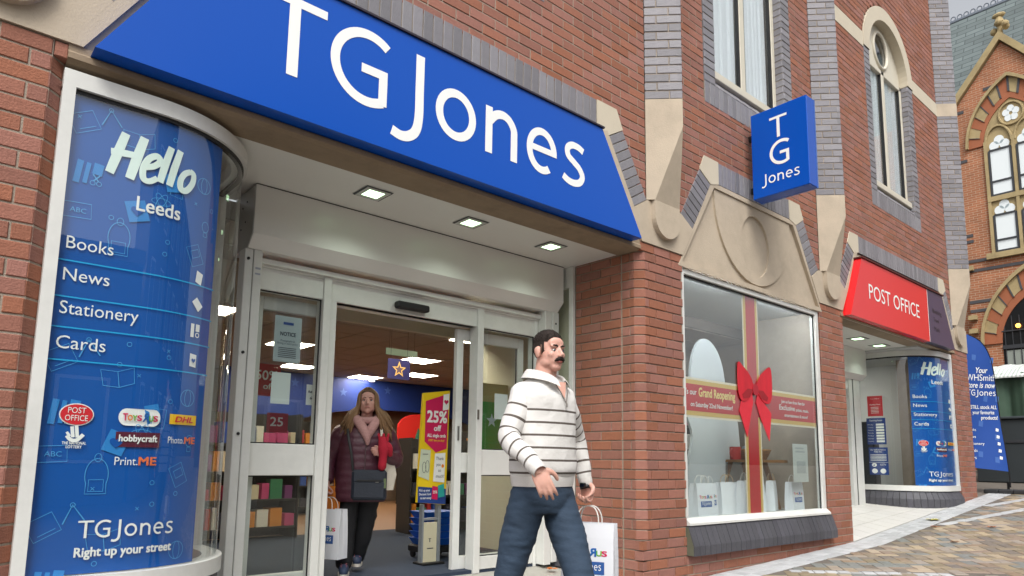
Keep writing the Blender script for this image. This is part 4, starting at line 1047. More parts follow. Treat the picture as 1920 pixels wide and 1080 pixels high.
# notices on the post office window
def notice(label, f, s0, s1, z0, z1, m, extra):
    t = thing('notice', label, 'notice', (*f((s0 + s1) / 2, .02), z0)); sheet(f, min(s0, s1), max(s0, s1), z0, z1, .014, 8).build('sheet', m, t, fix=False)
    fn = lambda u, v, d=0: (*f(s0 + (s1 - s0) * u, .009 - d), z0 + (z1 - z0) * v)
    for vf, mm in extra: letters(t, vf, fn, mm, 'print')
    return t
NV = mat('notice_navy', '#1b3f87', .5)
notice('red post office notice on the curved window', fP, 1.76, 1.52, 1.83, 2.17, mat('notice_red', '#cf2030', .5), [([text2d('Post Office', .2, .84, .6, .04), text2d('Opening Times', .15, .55, .7, .05, .01)] + [rect2d(.22, .15 + .07 * i, .74, .17 + .07 * i) for i in range(5)], LETW)])
notice('navy opening hours notice on the post office window', fP, 1.79, 1.49, 1.36, 1.80, NV, [([text2d('Opening hours', .16, .88, .68, .06, .01)] + [rect2d(.5, .08 + .105 * i, .92, .155 + .105 * i) for i in range(7)] + [text2d(t, .06, .10 + .105 * (6 - i), .3, .04) for i, t in enumerate(('Monday', 'Tuesday', 'Wednesday', 'Thursday', 'Friday', 'Saturday', 'Sunday'))], LETW)])
notice('navy camera notice below the opening hours', fP, 1.78, 1.48, .86, 1.31, NV, [([text2d('Our staff are here to', .1, .89, .8, .05, .01), text2d('help you', .3, .82, .4, .05, .01)] + [rect2d(.08, .52 + .05 * i, .92, .54 + .05 * i) for i in range(5)] + [rect2d(0, .45, 1, .46), text2d('CCTV', .58, .34, .3, .06, .01), disc2d(.27, .36, .13, .07), disc2d(.28, .14, .15, .09), disc2d(.72, .14, .15, .09)], LETW), ([ribbon(arc(.28, .14, .11, .06, 0, 360, 20), .02), disc2d(.72, .14, .11, .06), disc2d(.25, .36, .05, .03)], NV)])
# post office interior
MB_ = MB(); MB_.box(9.2, 1.3, .30, 14.0, 5.0, .355); struct(MB_, 'post_office_floor', mat('po_floor', '#6a6a6c', .5))
MB_ = MB(); MB_.box(9.2, 4.0, .35, 14.0, 4.05, 2.95); MB_.box(9.12, 1.3, .35, 9.16, 4.0, 2.95); MB_.box(13.96, .1, .3, 13.99, 4, 2.95); struct(MB_, 'post_office_wall', mat('po_wall', '#c3c8cb', .7))
MB_ = MB(); MB_.box(12.0, .1, 2.90, 14.0, 1.4, 2.95).box(9.1, 1.4, 2.90, 14, 4, 2.95); struct(MB_, 'post_office_ceiling', mat('po_ceiling', '#b9bbbb', .7))
pl = MB(); pl.box(13.0, 1.5, .36, 13.04, 3.5, 1.15); one(pl, 'counter_screen', mat('po_grey', '#6f767a', .6), 'grey counter screen inside the post office', 'counter')
pw = MB(); pw.box(12.9, 2.2, .36, 12.93, 2.9, 2.4); one(pw, 'inner_door_frame', mat('po_pale', '#dfe3e3', .5), 'pale inner door frame seen through the post office window', 'door frame')
po = thing('queue_bin', 'dark slim stand behind the post office notices', 'stand', (12.35, 1.1, .36)); MB().bbox(12.28, .95, .36, 12.5, 1.2, 1.75, .01).build('panel', mat('stand_dark', '#1c1e24', .5), po)
for i in range(3):
    l = thing('ceiling_light', ['post office ceiling light panel nearest the doorway', 'post office ceiling light panel in the middle', 'post office ceiling light panel at the far end'][i], 'light', (10 + 1.3 * i, 2.4, 2.88)); MB().box(9.75 + 1.3 * i, 2.1, 2.885, 10.25 + 1.3 * i, 2.7, 2.899).build('diffuser', mat('panel_light', '#ffffff', .5, emit='#fff6e6', estr=26), l)
# ================================================================== inside the shop
FZ = .03
k = MB(); k.box(.45, 1.1, -.05, 9.1, 4.6, FZ); struct(k, 'carpet', mat('navy_carpet', '#2a3648', .95, var=.15, vscale=60, bump=.4, bscale=300))
k = MB(); k.box(.45, 4.6, -.05, 12, 10.5, FZ - .004); struct(k, 'wood_floor', mat('shop_wood_floor', '#8a6848', .5, var=.15, vscale=3, stretch=(1, 10, 1)))
CEIL = mat('ceiling_tile', '#a3968a', .9, var=.06)
b_ = CEIL.node_tree; pb = b_.nodes['Principled BSDF']
k = MB(); k.box(.45, 1.3, 2.76, 12, 10.5, 2.9); ceil = struct(k, 'shop_ceiling', mat('ceiling_grid', '#6d635a', .8))
tm = MB().box(-.29, -.29, 0, .29, .29, .012).mesh('ceiling_tile'); tm.materials.append(CEIL)
LP = {(3, 2), (6, 2), (3, 5), (9, 4), (6, 8), (10, 8), (4, 11), (8, 12), (12, 11), (13, 6), (11, 13)}
LIT = mat('shop_panel_light', '#ffffff', .5, emit='#fff1dc', estr=20)
nm_ = 0
for i in range(19):
    for j in range(15):
        x, y = .75 + .6 * i, 1.62 + .6 * j
        if (i, j) in LP:
            nm_ += 1; col_ = ['nearest', 'second', 'third', 'fourth', 'fifth', 'sixth', 'seventh', 'eighth', 'ninth', 'tenth', 'eleventh'][nm_ - 1]
            t = thing('ceiling_light', 'square lit shop ceiling panel, %s from the left wall' % col_, 'light', (x, y, 2.75), 'shop ceiling panels'); MB().box(x - .28, y - .28, 2.745, x + .28, y + .28, 2.757).build('diffuser', LIT, t)
            [MB().box(x - .295, y + a_, 2.742, x + .295, y + a_ + .015, 2.757).build('frame', WHITE, t) for a_ in (-.295, .28)]
        else:
            o = bpy.data.objects.new('ceiling_tile', tm); COL.objects.link(o); o.parent = ceil; o.location = (x, y, 2.75 + R.uniform(-.002, .002))
k = MB(); k.box(.40, 1.3, 0, .45, 10.5, 2.9).box(.45, 10.5, 0, 12, 10.55, 2.9).box(12, 5.0, 0, 12.05, 10.5, 2.9).box(9.1, 1.3, 0, 9.15, 5.05, 2.9).box(9.15, 5.0, 0, 12, 5.05, 2.9); struct(k, 'shop_wall', mat('shop_wall_tan', '#8b7a68', .8, var=.05))
k = MB(); k.box(.46, 2.35, 2.36, 9.1, 2.42, 2.745); struct(k, 'bulkhead', mat('bulkhead_cream', '#c9bfae', .7))
# navy header with snowflake print and an arched opening, across the back
NAVY = mat('header_navy', '#17337e', .5, var=.18, vscale=2.5)
hd = thing('header_panel', 'navy printed header with a wide arch across the back of the shop', 'header', (7.5, 9.8, 0))
P = [(4.4, 2.745), (11.9, 2.745), (11.9, 1.75)] + [(8.4 + 2.6 * math.cos(a), 1.55 + .55 * math.sin(a)) for a in [math.pi * i / 20 for i in range(21)]] + [(5.75, 0.03), (4.4, .03)]
MB().prism(P, 'y', 9.75, 9.85).build('panel', NAVY, hd)
[letters(hd, [star2d(4.8 + 1.1 * i, 2.42 + .12 * (i % 2), .10)], flatY(9.745), mat('snow_print', '#3d5a9f', .5), 'printed_star') for i in range(7)]
hb = MB(); hb.box(.46, 4.8, 1.95, .5, 10, 2.745); one(hb, 'header_panel', NAVY, 'navy header running along the left shop wall', 'header')
for i, (x, y) in enumerate(((5.2, 9.6), (6.4, 9.6), (7.6, 9.6))):
    t = thing('small_spotlight', 'small warm spotlight in front of the navy header, %s from the left' % ('first', 'second', 'third')[i], 'light', (x, y, 2.70)); MB().tube([(x, y, 2.70), (x, y, 2.748)], .06, 14).build('housing', mat('spot_lit', '#ffffff', .5, emit='#ffe2b0', estr=6), t)
# red lit seasonal display under the arch
rd = thing('seasonal_display', 'red backlit seasonal display with small trees under the arch', 'display', (9.0, 9.5, FZ))
MB().prism([(8.2, 1.30), (9.3, 1.30), (9.3, 1.72)] + [(8.75 + .55 * math.cos(a), 1.72 + .30 * math.sin(a)) for a in [math.pi * i / 14 for i in range(15)]] + [(8.2, 1.72)], 'y', 9.4, 9.45).build('back_board', mat('lit_red', '#c41f1a', .6, emit='#e0301f', estr=.10), rd)
MB().box(8.2, 9.1, .9, 10.2, 9.4, 1.28).build('counter', mat('display_red', '#a33a2a', .6), rd); MB().box(8.2, 9.1, FZ, 10.2, 9.4, .9).build('plinth', mat('display_dark', '#2a2624', .6), rd)
for x in (8.6, 9.0, 9.4, 9.8): MB().tube([(x, 9.2, 1.28), (x, 9.2, 1.7)], [.12, .005], 10).build('cone_tree', mat('felt_green', '#1d5a42', .8) if x != 9.0 else mat('felt_white', '#d9d9d4', .8), rd)
# shelving
BOOKC = [mat('stock_%d' % i, c, .6) for i, c in enumerate(('#b03030', '#2f4f9a', '#d8c9a8', '#3f7f5a', '#d98a2c', '#7a3c72', '#e6e2d6', '#3a3a44', '#c44a7a'))]
def shelf(label, x0, y0, w, d, h, levels, rz=0, seed=1, m=None):
    t = thing('display_shelf', label, 'shelf', (x0, y0, FZ)); t.rotation_euler = (0, 0, rz); ORG[t.name] = Vector((0, 0, 0)); rr = random.Random(seed)
    m = m or mat('shelf_dark', '#35322f', .5)
    for x in (0, w - .03): MB().box(x, 0, 0, x + .03, d, h).build('side_panel', m, t)
    MB().box(.03, d - .02, 0, w - .03, d, h).build('back_panel', m, t)
    for l in range(levels):
        z = .12 + l * (h - .2) / levels; MB().box(.03, 0, z, w - .03, d - .02, z + .025).build('shelf_board', m, t)
        x = .05
        while x < w - .12:
            bw = rr.uniform(.05, .16); bh = rr.uniform(.12, .26) * min(1, (h - .2) / levels / .3)
            MB().box(x, .03, z + .026, x + bw, .03 + rr.uniform(.08, .2), z + .026 + bh).build('product', rr.choice(BOOKC), t); x += bw + rr.uniform(.01, .04)
    return t
shelf('dark shelving of books behind the woman', 5.0, 3.9, 1.5, .42, 1.25, 3, -.15, 1)
shelf('dark shelf unit of gifts right of the price sign', 6.3, 5.2, 1.6, .45, 1.45, 4, .05, 2)
shelf('stocked shelf seen through the left side light', 2.1, 4.2, 1.6, .42, 1.5, 4, .1, 3)
shelf('tall stocked shelf against the left shop wall', .6, 6.4, 1.8, .42, 2.0, 5, -1.2, 4)
shelf('long stocked shelf deep in the left half of the shop', 3.2, 7.4, 2.2, .45, 1.6, 4, .0, 5)
shelf('stocked shelf behind the right sliding door', 6.6, 2.6, 1.6, .42, 1.7, 4, -.5, 6)
shelf('stocked shelf in the dim shop behind the display window', 6.2, 1.9, 2.4, .42, 1.9, 5, 0, 7)
# hanging star poster
st_ = thing('hanging_poster', 'small navy hanging poster with a gold star', 'poster', (4.5, 3.5, 1.98)); MB().box(4.36, 3.49, 1.98, 4.68, 3.50, 2.23).build('card', mat('poster_navy', '#26265e', .6), st_)
letters(st_, [star2d(4.52, 2.10, .105)], flatY(3.487), mat('poster_gold', '#e0b866', .5), 'star'); letters(st_, [star2d(4.52, 2.10, .07)], flatY(3.485), mat('poster_dark', '#5a4a5c', .5), 'star')
for x in (4.40, 4.64): MB().tube([(x, 3.495, 2.23), (x, 3.495, 2.75)], .002, 5).build('cord', BLACK, st_)
ss = thing('hanging_sign', 'pale green hanging bar sign above the doorway', 'sign', (5.0, 4.2, 2.38)); MB().box(4.75, 4.2, 2.40, 5.25, 4.215, 2.49).build('bar', mat('pale_green', '#9db8a4', .6), ss)
for x in (4.8, 5.2): MB().tube([(x, 4.207, 2.49), (x, 4.207, 2.75)], .002, 5).build('cord', BLACK, ss)
# red sale poster and papers at the left side light
t = thing('sale_poster', 'red percent-off poster hanging behind the left side light', 'poster', (2.35, 2.05, 1.55)); MB().box(2.17, 2.05, 1.52, 2.42, 2.056, 1.80).build('card', mat('poster_red', '#b3202c', .6), t); letters(t, [text2d('50%', 2.20, 1.66, .19, .08, .01), text2d('off', 2.27, 1.58, .09, .05, .01)], flatY(2.047))
t = thing('sale_poster', 'small red sale card inside the left lower window', 'poster', (2.6, 2.4, 1.25)); MB().box(2.46, 2.4, 1.22, 2.66, 2.406, 1.40).build('card', mat('poster_red', '#b3202c'), t); letters(t, [text2d('25', 2.49, 1.28, .12, .08, .01)], flatY(2.397))
GP = mat('paper_pale', '#d3dcdc', .7)
t = thing('notice', 'grey NOTICE sheet taped inside the left side light', 'notice', (2.12, 1.13, 1.70)); MB().box(1.975, 1.130, 1.70, 2.185, 1.132, 2.05).build('sheet', mat('paper_bluegrey', '#a7b3b8', .7), t)
letters(t, [text2d('NOTICE', 2.02, 1.90, .12, .028, .02), text2d('Photography &', 2.025, 1.855, .11, .015), text2d('filming in store policy', 2.00, 1.835, .16, .015)] + [rect2d(2.01, 1.735 + .014 * i, 2.15, 1.740 + .014 * i) for i in range(6)], flatY(1.128), mat('ink', '#39424c', .6)); letters(t, [rect2d(2.04, 1.985, 2.12, 2.005)], flatY(1.128), NV, 'logo')
t = thing('blank_sheet', 'blank pale sheet taped below the NOTICE sheet', 'paper', (2.05, 1.13, 1.38)); MB().box(1.975, 1.130, 1.385, 2.12, 1.132, 1.62).build('sheet', GP, t)
t = thing('door_sticker', 'white Automatic door sticker on the left sliding door', 'sticker', (2.37, 1.24, 1.39)); MB().box(2.30, 1.236, 1.40, 2.385, 1.239, 1.56).build('sheet', mat('sticker_white', '#e2e6e4', .6), t); letters(t, [text2d('Autom', 2.312, 1.495, .065, .022, .015), text2d('doo', 2.33, 1.445, .04, .022, .015)], flatY(1.234), mat('ink', '#39424c'))
t = thing('promo_board', 'green promotional board behind the right sliding door', 'poster', (4.6, 1.9, 1.05)); MB().box(4.42, 1.9, 1.05, 5.3, 1.92, 1.62).build('board', mat('promo_green', '#2f9a3c', .6), t); MB().box(4.42, 1.9, 1.62, 5.3, 1.92, 1.82).build('yellow_band', mat('promo_yellow', '#b8b37a', .6), t); letters(t, [star2d(4.72, 1.42, .08)], flatY(1.897), mat('promo_star', '#bfe0f0', .5), 'star')
t = thing('blank_sheet', 'blank pale sheet taped to the right side light', 'paper', (4.25, 1.13, 1.36)); MB().box(4.12, 1.130, 1.38, 4.28, 1.132, 1.62).build('sheet', GP, t)
# security pedestal with the price sign on it
CRM = mat('pedestal_cream', '#cfc9ac', .5); GRY = mat('pedestal_grey', '#8e959a', .4, .3)
pz = thing('security_pedestal', 'cream security pedestal standing in the doorway', 'pedestal', (3.78, 1.62, FZ))
MB().bbox(3.665, 1.60, FZ, 3.685, 1.66, .58, .003).build('post', GRY, pz); MB().bbox(3.84, 1.60, FZ, 3.875, 1.66, .58, .003).build('post', GRY, pz)
MB().bbox(3.685, 1.61, FZ + .01, 3.84, 1.65, .41, .003).build('panel', CRM, pz); MB().box(3.685, 1.61, .43, 3.84, 1.65, .45).build('bar', GRY, pz)
MB().bbox(3.65, 1.54, FZ, 3.89, 1.72, FZ + .02, .004).build('foot', BLACK, pz)
letters(pz, [text2d('ORBIT', 3.735, .20, .05, .014, .0)] if False else [rect2d(3.745, .26, 3.775, .265), rect2d(3.755, .23, 3.765, .26), rect2d(3.73, .17, 3.80, .178)], flatY(1.608), mat('ink', '#39424c'), 'badge')
PY_ = mat('promo_card_yellow', '#f0cf16', .5); PK = mat('promo_pink', '#d01458', .5)
pr_ = thing('price_sign', 'yellow and pink 25% off card sign on the pedestal', 'sign', (3.78, 1.60, .58))
MB().prism([(3.58, .60), (3.90, .57), (3.92, 1.66), (3.615, 1.615)], 'y', 1.57, 1.60).build('card', PY_, pr_)
fy = flatY(1.566); fy2 = flatY(1.563); fy3 = flatY(1.560)
letters(pr_, [poly2d([(3.64, 1.16), (3.77, 1.06), (3.895, 1.10), (3.905, 1.63), (3.64, 1.54)])], fy, PK, 'pink_panel'); letters(pr_, [poly2d([(3.835, 1.46), (3.905, 1.475), (3.91, 1.63), (3.84, 1.615)])], fy2, LETW, 'heart_card'); letters(pr_, [heart2d(3.873, 1.545, .026)], fy3, PK, 'heart')
letters(pr_, [text2d('25%', 3.66, 1.345, .225, .105, .02), text2d('off', 3.74, 1.265, .08, .05, .015), text2d('ALL single cards', 3.665, 1.205, .21, .030, .015)], fy2); letters(pr_, [text2d('EVERY time you shop!', 3.68, 1.165, .18, .020, .01, .1)], fy2, mat('print_yellow', '#f7c81e'))
letters(pr_, [poly2d([(3.58, .84), (3.70, .80), (3.71, 1.08), (3.60, 1.09)])], fy2, mat('card_green', '#cfd8c0', .6), 'greeting_card'); letters(pr_, [ribbon(arc(3.64, .92, .02, .05, 0, 360, 14), .004), ribbon(arc(3.675, .93, .02, .055, 0, 360, 14), .004), rect2d(3.62, 1.04, 3.68, 1.046)], fy3, mat('ink', '#39424c'), 'card_drawing')
letters(pr_, [poly2d([(3.745, .79), (3.875, .78), (3.88, 1.06), (3.76, 1.05)])], fy2, LETW, 'greeting_card'); letters(pr_, [text2d('Thank', 3.77, .99, .09, .03, 0, .1), text2d('you', 3.775, .935, .05, .03, 0, .1), text2d('so', 3.80, .88, .03, .03, 0, .1), text2d('much!', 3.775, .825, .09, .03, 0, .1)], fy3, mat('ink', '#39424c')); letters(pr_, [disc2d(3.85, .935, .015, .017)], fy3, mat('toy_orange', '#f08a1c'), 'sun_face')
letters(pr_, [poly2d([(3.583, .60), (3.898, .575), (3.9, .72), (3.583, .745)])], fy, NV, 'navy_band'); letters(pr_, [text2d('Pick up your', 3.595, .70, .12, .020, .01), text2d('Discount Card', 3.595, .665, .13, .020, .01), text2d('to start saving!', 3.61, .63, .12, .020, .01)], fy2); letters(pr_, [poly2d([(3.735, .63), (3.80, .62), (3.805, .74), (3.74, .75)])], fy2, PK, 'discount_card'); letters(pr_, [poly2d([(3.81, .64), (3.88, .65), (3.87, .77), (3.80, .75)])], fy3, mat('card_teal', '#2aa6a0', .5), 'discount_card'); letters(pr_, [text2d('25%', 3.745, .68, .05, .025, .01)], fy3)
# stacked blue baskets
for i in range(5):
    b = MB(); z = .16 + i * .065; e = .008 * (i % 2)
    b.loft([[(3.90 + e, 1.86, z), (4.22 - e, 1.86, z), (4.22 - e, 2.1, z), (3.90 + e, 2.1, z)], [(3.87, 1.83, z + .055), (4.25, 1.83, z + .055), (4.25, 2.13, z + .055), (3.87, 2.13, z + .055)], [(3.865, 1.825, z + .063), (4.255, 1.825, z + .063), (4.255, 2.135, z + .063), (3.865, 2.135, z + .063)]])
    one(b, 'shopping_basket', mat('basket_blue', '#1457b8', .45), 'blue shopping basket, %s from the bottom of the stack' % ('first', 'second', 'third', 'fourth', 'fifth')[i], 'basket', 'stacked blue baskets')
bs = thing('basket_trolley', 'black wheeled base under the stacked blue baskets', 'trolley', (4.05, 1.97, FZ)); MB().bbox(3.86, 1.82, .09, 4.26, 2.14, .155, .01).build('base', BLACK, bs)
for x in (3.9, 4.22):
    for y in (1.86, 2.1): MB().tube([(x - .012, y, FZ + .035), (x + .012, y, FZ + .035)], .034, 14).build('wheel', BLACK, bs)
# ================================================================== people
SKIN = mat('skin_light', '#d6a594', .5, var=.05, vscale=25, sub=.12); SKIN2 = mat('skin_tan', '#c8978a', .55, var=.06, vscale=25, sub=.1)
HAIRD = mat('hair_dark', '#251a13', .85, var=.25, vscale=60, stretch=(1, 1, .15), bump=.6, bscale=160); HAIRB = mat('hair_blonde', '#7d5e3f', .55, var=.3, vscale=40, stretch=(1, 1, .08), bump=.6, bscale=120)
def limb(mb, pts, k=6, n=14, ends=True, flat=None):
    """pts: (x,y,z,r) keys -> smooth tapered tube"""
    q = smoothline(pts, k); mb.tube([p[:3] for p in q], [p[3] for p in q], n, True, flat)
    if ends:
        for p in (pts[0], pts[-1]): mb.ell(p[:3], p[3], p[3], p[3], n, 8)
    return mb
def remesh(mb, name, m, parent, vox=.006, it=4):
    me = mb.mesh(name, org(parent)); ob = bpy.data.objects.new(name, me); COL.objects.link(ob)
    r = ob.modifiers.new('r', 'REMESH'); r.mode = 'VOXEL'; r.voxel_size = vox
    s = ob.modifiers.new('s', 'SMOOTH'); s.factor = .5; s.iterations = it
    dg = bpy.context.evaluated_depsgraph_get(); me2 = bpy.data.meshes.new_from_object(ob.evaluated_get(dg))
    bpy.data.objects.remove(ob); bpy.data.meshes.remove(me)
    me2.materials.clear(); me2.materials.append(m); me2.polygons.foreach_set('use_smooth', [True] * len(me2.polygons)); me2.name = name
    o = bpy.data.objects.new(name, me2); COL.objects.link(o); o.parent = parent; ORG[o.name] = org(parent); return o
def head(mb, c, yaw, hs=1.0, male=True, pitch=0):
    """head of height .232*hs, centre c, looking along -y turned by yaw; returns the local->world map"""
    Rm = Matrix.Rotation(yaw, 3, 'Z') @ Matrix.Rotation(pitch, 3, 'X'); c = Vector(c)
    def H(x, y, z): return tuple(c + Rm @ Vector((x * hs, y * hs, z * hs)))
    def E(p, a, b, d): mb.ell(H(*p), a * hs, b * hs, d * hs, 20, 14, Rm)
    E((0, .018, .03), .074, .094, .086); E((0, -.022, -.025), .063, .070, .088); E((0, -.056, -.088), .032 if male else .026, .030, .026)
    for s in (-1, 1):
        E((s * .042, -.012, -.062), .023, .045, .032); E((s * .036, -.062, -.022), .022, .020, .022); E((s * .028, -.074, .024), .026, .012, .009)
        E((s * .010, -.102, -.032), .0095, .010, .008); E((s * .077, .010, -.006), .010, .021, .033); E((s * .083, .016, .004), .008, .016, .022)
    mb.tube([H(0, -.086, .014), H(0, -.100, -.010), H(0, -.113, -.026), H(0, -.104, -.036)], [.008 * hs, .010 * hs, .0125 * hs, .008 * hs], 10)
    E((0, -.080, -.060), .026, .012, .013); E((0, -.060, .045), .052, .022, .036)
    return H, Rm
def hand(mb, w, d, n, s, curl, k=1.0, spread=.10, thumb=.5):
    """w wrist, d finger direction, n palm normal, s side towards the thumb"""
    w, d, n, s = Vector(w), Vector(d).normalized(), Vector(n).normalized(), Vector(s).normalized()
    Rm = Matrix((s, n, d)).transposed()
    mb.ell(w + d * .050 * k, .041 * k, .0155 * k, .055 * k, 16, 12, Rm); mb.ell(w + d * .028 * k + s * .018 * k + n * .006 * k, .020 * k, .015 * k, .034 * k, 12, 8, Rm)
    mb.tube([w - d * .03 * k, w, w + d * .03 * k], [.028 * k, .027 * k, .029 * k], 14, True, .75)
    for i, (o, L) in enumerate(((.031, .076), (.0105, .084), (-.0105, .078), (-.030, .060))):
        p = w + d * (.088 - abs(i - 1) * .004) * k + s * o * k; a = 0; pts = [tuple(p - d * .02 * k) + (.0098 * k,), tuple(p) + (.0098 * k,)]
        for j, f in enumerate((.45, .30, .25)):
            a += curl[j] * (1 + .08 * i); dd = (d * math.cos(a) + n * math.sin(a) + s * spread * (1 - i * .66) * .5).normalized(); p = p + dd * L * f * k; pts.append(tuple(p) + ((.0090 - .001 * j) * k,))
        limb(mb, pts, 4, 10)
    p = w + d * .022 * k + s * .026 * k; pts = [tuple(p) + (.014 * k,)]
    for j, f in enumerate((.034, .030, .024)):
        dd = (d * (.62 + .12 * j) + s * (.75 - thumb * .55 * j) + n * (.25 + thumb * .3 * j)).normalized(); p = p + dd * f * k; pts.append(tuple(p) + ((.0125 - .0016 * j) * k,))
    limb(mb, pts, 4, 10)
def cap(H, keep, th, nu=40, nv=26, seed=0, base=((0, .018, .03), (.074, .094, .086))):
    """hair shell over the cranium where keep(x,y,z) holds (head-local metres)"""
    (cx, cy, cz), (a, b, d) = base; mb = MB(); idx = {}; g = {}
    for k in range(nv + 1):
        t = math.pi * k / nv
        for i in range(nu):
            ph = 2 * math.pi * i / nu; x, y, z = math.sin(t) * math.cos(ph), math.sin(t) * math.sin(ph), math.cos(t)
            h = th(x, y, z) * (1 + .35 * noise.noise((x * 6 + seed, y * 6, z * 6)) )
            g[(k, i)] = (cx + x * (a + h), cy + y * (b + h), cz + z * (d + h)); g[(k, i, 0)] = (cx + x * (a - .006), cy + y * (b - .006), cz + z * (d - .006))
    def vid(key):
        if key not in idx: idx[key] = len(mb.v); mb.v.append(H(*g[key]))
        return idx[key]
    K = {}
    for k in range(nv):
        for i in range(nu):
            m = [(g[(k, i)][q] + g[(k + 1, (i + 1) % nu)][q]) / 2 for q in range(3)]; K[(k, i)] = keep(*m)
    for (k, i), v in K.items():
        if not v: continue
        j = (i + 1) % nu; mb.f.append((vid((k, i)), vid((k + 1, i)), vid((k + 1, j)), vid((k, j))))
        for (dk, di, p, q) in ((-1, 0, (k, j), (k, i)), (1, 0, (k + 1, i), (k + 1, j)), (0, -1, (k, i), (k + 1, i)), (0, 1, (k + 1, j), (k, j))):
            if not K.get((k + dk, (i + di) % nu), False) and 0 <= k + dk < nv: mb.f.append((vid(p), vid(p + (0,)), vid(q + (0,)), vid(q)))
    return mb
def eyes(H, par, hs=1.0, col='#3b4c55', brow=None, bw=.004):
    for s in (-1, 1):
        e = MB(); e.ell(H(s * .030, -.0712, .0015), .0120 * hs, .0125 * hs, .0068 * hs, 14, 10); e.build('eye', mat('eye_white', '#d8d2cc', .3), par, smooth=True)
        e = MB(); e.ell(H(s * .030 , -.0822, .0015), .0062 * hs, .0030 * hs, .0064 * hs, 10, 8); e.build('iris', mat('iris_' + col, col, .2), par, smooth=True)
        e = MB(); e.tube([H(s * .0175, -.0810, .004), H(s * .025, -.0845, .0108), H(s * .036, -.0815, .0098), H(s * .0445, -.0725, .003)], .0022 * hs, 6); e.build('eyelid', mat('lid_shadow', '#6d4438', .6), par, smooth=True)
        if brow:
            e = MB(); e.tube([H(s * .012, -.0870, .0235), H(s * .022, -.0880, .028), H(s * .036, -.0830, .029), H(s * .050, -.0700, .021)], [bw * hs, bw * 1.15 * hs, bw * hs, bw * .4 * hs], 8); e.build('eyebrow', brow, par, smooth=True)
# ---------------------------------------------------------------- the man leaving the shop
MO = (2.40, -1.34, gz(2.4) + .02)
G0 = MO[2]
man = thing('person', 'man with dark moustache in a white striped sweater carrying a paper bag', 'person', MO)
body = MB()
H, HR = head(body, (2.407, -1.365, 1.537), -.08, .89, True, 0.0)
limb(body, [(2.40, -1.325, 1.33, .062), (2.402, -1.335, 1.40, .058), (2.405, -1.345, 1.455, .056), (2.407, -1.35, 1.50, .054)], 5, 18)
limb(body, [(2.40, -1.34, .90, .095), (2.40, -1.34, 1.1, .12), (2.40, -1.335, 1.28, .115), (2.40, -1.33, 1.36, .06)], 5, 16, flat=None)
RA = [(2.252, -1.340, 1.312), (2.165, -1.345, 1.10), (2.150, -1.55, .962)]; LA = [(2.560, -1.31, 1.322), (2.755, -1.22, 1.115), (2.775, -1.27, .892)]
limb(body, [RA[0] + (.05,), RA[1] + (.04,), RA[2] + (.027,)], 6, 12); limb(body, [LA[0] + (.05,), LA[1] + (.04,), LA[2] + (.027,)], 6, 12)
hand(body, RA[2], (.26, -.34, -.90), (.66, .74, -.09), (.70, -.57, .42), (.20, .38, .30), 1.0, .14, .6)
hand(body, LA[2], (.10, -.10, -1), (-.95, -.05, -.1), (.1, -1, .1), (.75, 1.15, .8), 1.0, .05, 1.2)
RL = [(2.30, -1.33, .86), (2.243, -1.250, .42), (2.31, -1.00, .06)]; LL = [(2.49, -1.34, .86), (2.425, -1.575, .42), (2.42, -1.76, G0 + .09)]
for L_ in (RL, LL): limb(body, [L_[0] + (.050,), L_[1] + (.040,), L_[2] + (.034,)], 6, 12)
bd = remesh(body, 'body', SKIN, man, .0048, 3)
# face and hair
eyes(H, man, 1.0, '#4a565a', HAIRD, .0042)
mu = MB()
for s in (-1, 1): mu.tube([H(0, -.099, -.0445), H(s * .011, -.0995, -.0465), H(s * .023, -.0935, -.053), H(s * .031, -.0840, -.062)], [.0078, .0088, .0078, .0035], 10)
mu.build('moustache', HAIRD, man, smooth=True)
lp = MB(); lp.tube([H(-.020, -.0865, -.0655), H(-.008, -.0940, -.0640), H(.008, -.0940, -.0640), H(.020, -.0865, -.0655)], [.003, .006, .006, .003], 8); lp.build('lips', mat('lip_pink', '#a8635a', .45), man, smooth=True)
cap(H, lambda x, y, z: (z > .074 - .25 * abs(x) if y < -.045 else z > .050 if y < -.030 else z > -.012 - .9 * (y + .03) if y < .03 else z > -.060), lambda x, y, z: .0015 + .017 * max(0, z - .15) ** 1.3 * (1 + .6 * max(0, -y)), 72, 48, seed=2).build('hair', HAIRD, man, smooth=True)
tf_ = MB(); rr = random.Random(4)
for i in range(650):                       # short combed tufts over the top and sides
    a_, t_ = rr.uniform(0, 2 * math.pi), math.acos(rr.uniform(.30, 1)); x, y, z = math.sin(t_) * math.cos(a_), math.sin(t_) * math.sin(a_), math.cos(t_)
    X, Y, Z = .074 * x, .018 + .094 * y, .03 + .086 * z
    if (Z < .074 - .25 * abs(X) if Y < -.045 else Z < .055 if Y < -.030 else Z < -.005 - .9 * (Y + .03) if Y < .03 else Z < -.05): continue
    h = .0015 + .017 * max(0, z - .15) ** 1.3 * (1 + .6 * max(0, -y)); L_ = .008 + .018 * max(0, z)
    b_ = (X + x * h * .8, Y + y * h * .8, Z + z * h * .8); e_ = (b_[0] + x * .004 + rr.uniform(-.003, .003), b_[1] + y * .003 + L_ * (.5 if z > .3 else .2) * (1 if Y > -.03 else -.25), b_[2] + z * .006 - (0 if z > .4 else L_ * .7))
    tf_.tube([H(*b_), H(*[(b_[k_] + e_[k_]) / 2 + (x, y, z)[k_] * .002 for k_ in range(3)]), H(*e_)], [.0026, .0020, .0005], 4, False)
tf_.build('hair_tufts', HAIRD, man, smooth=True, fix=False)
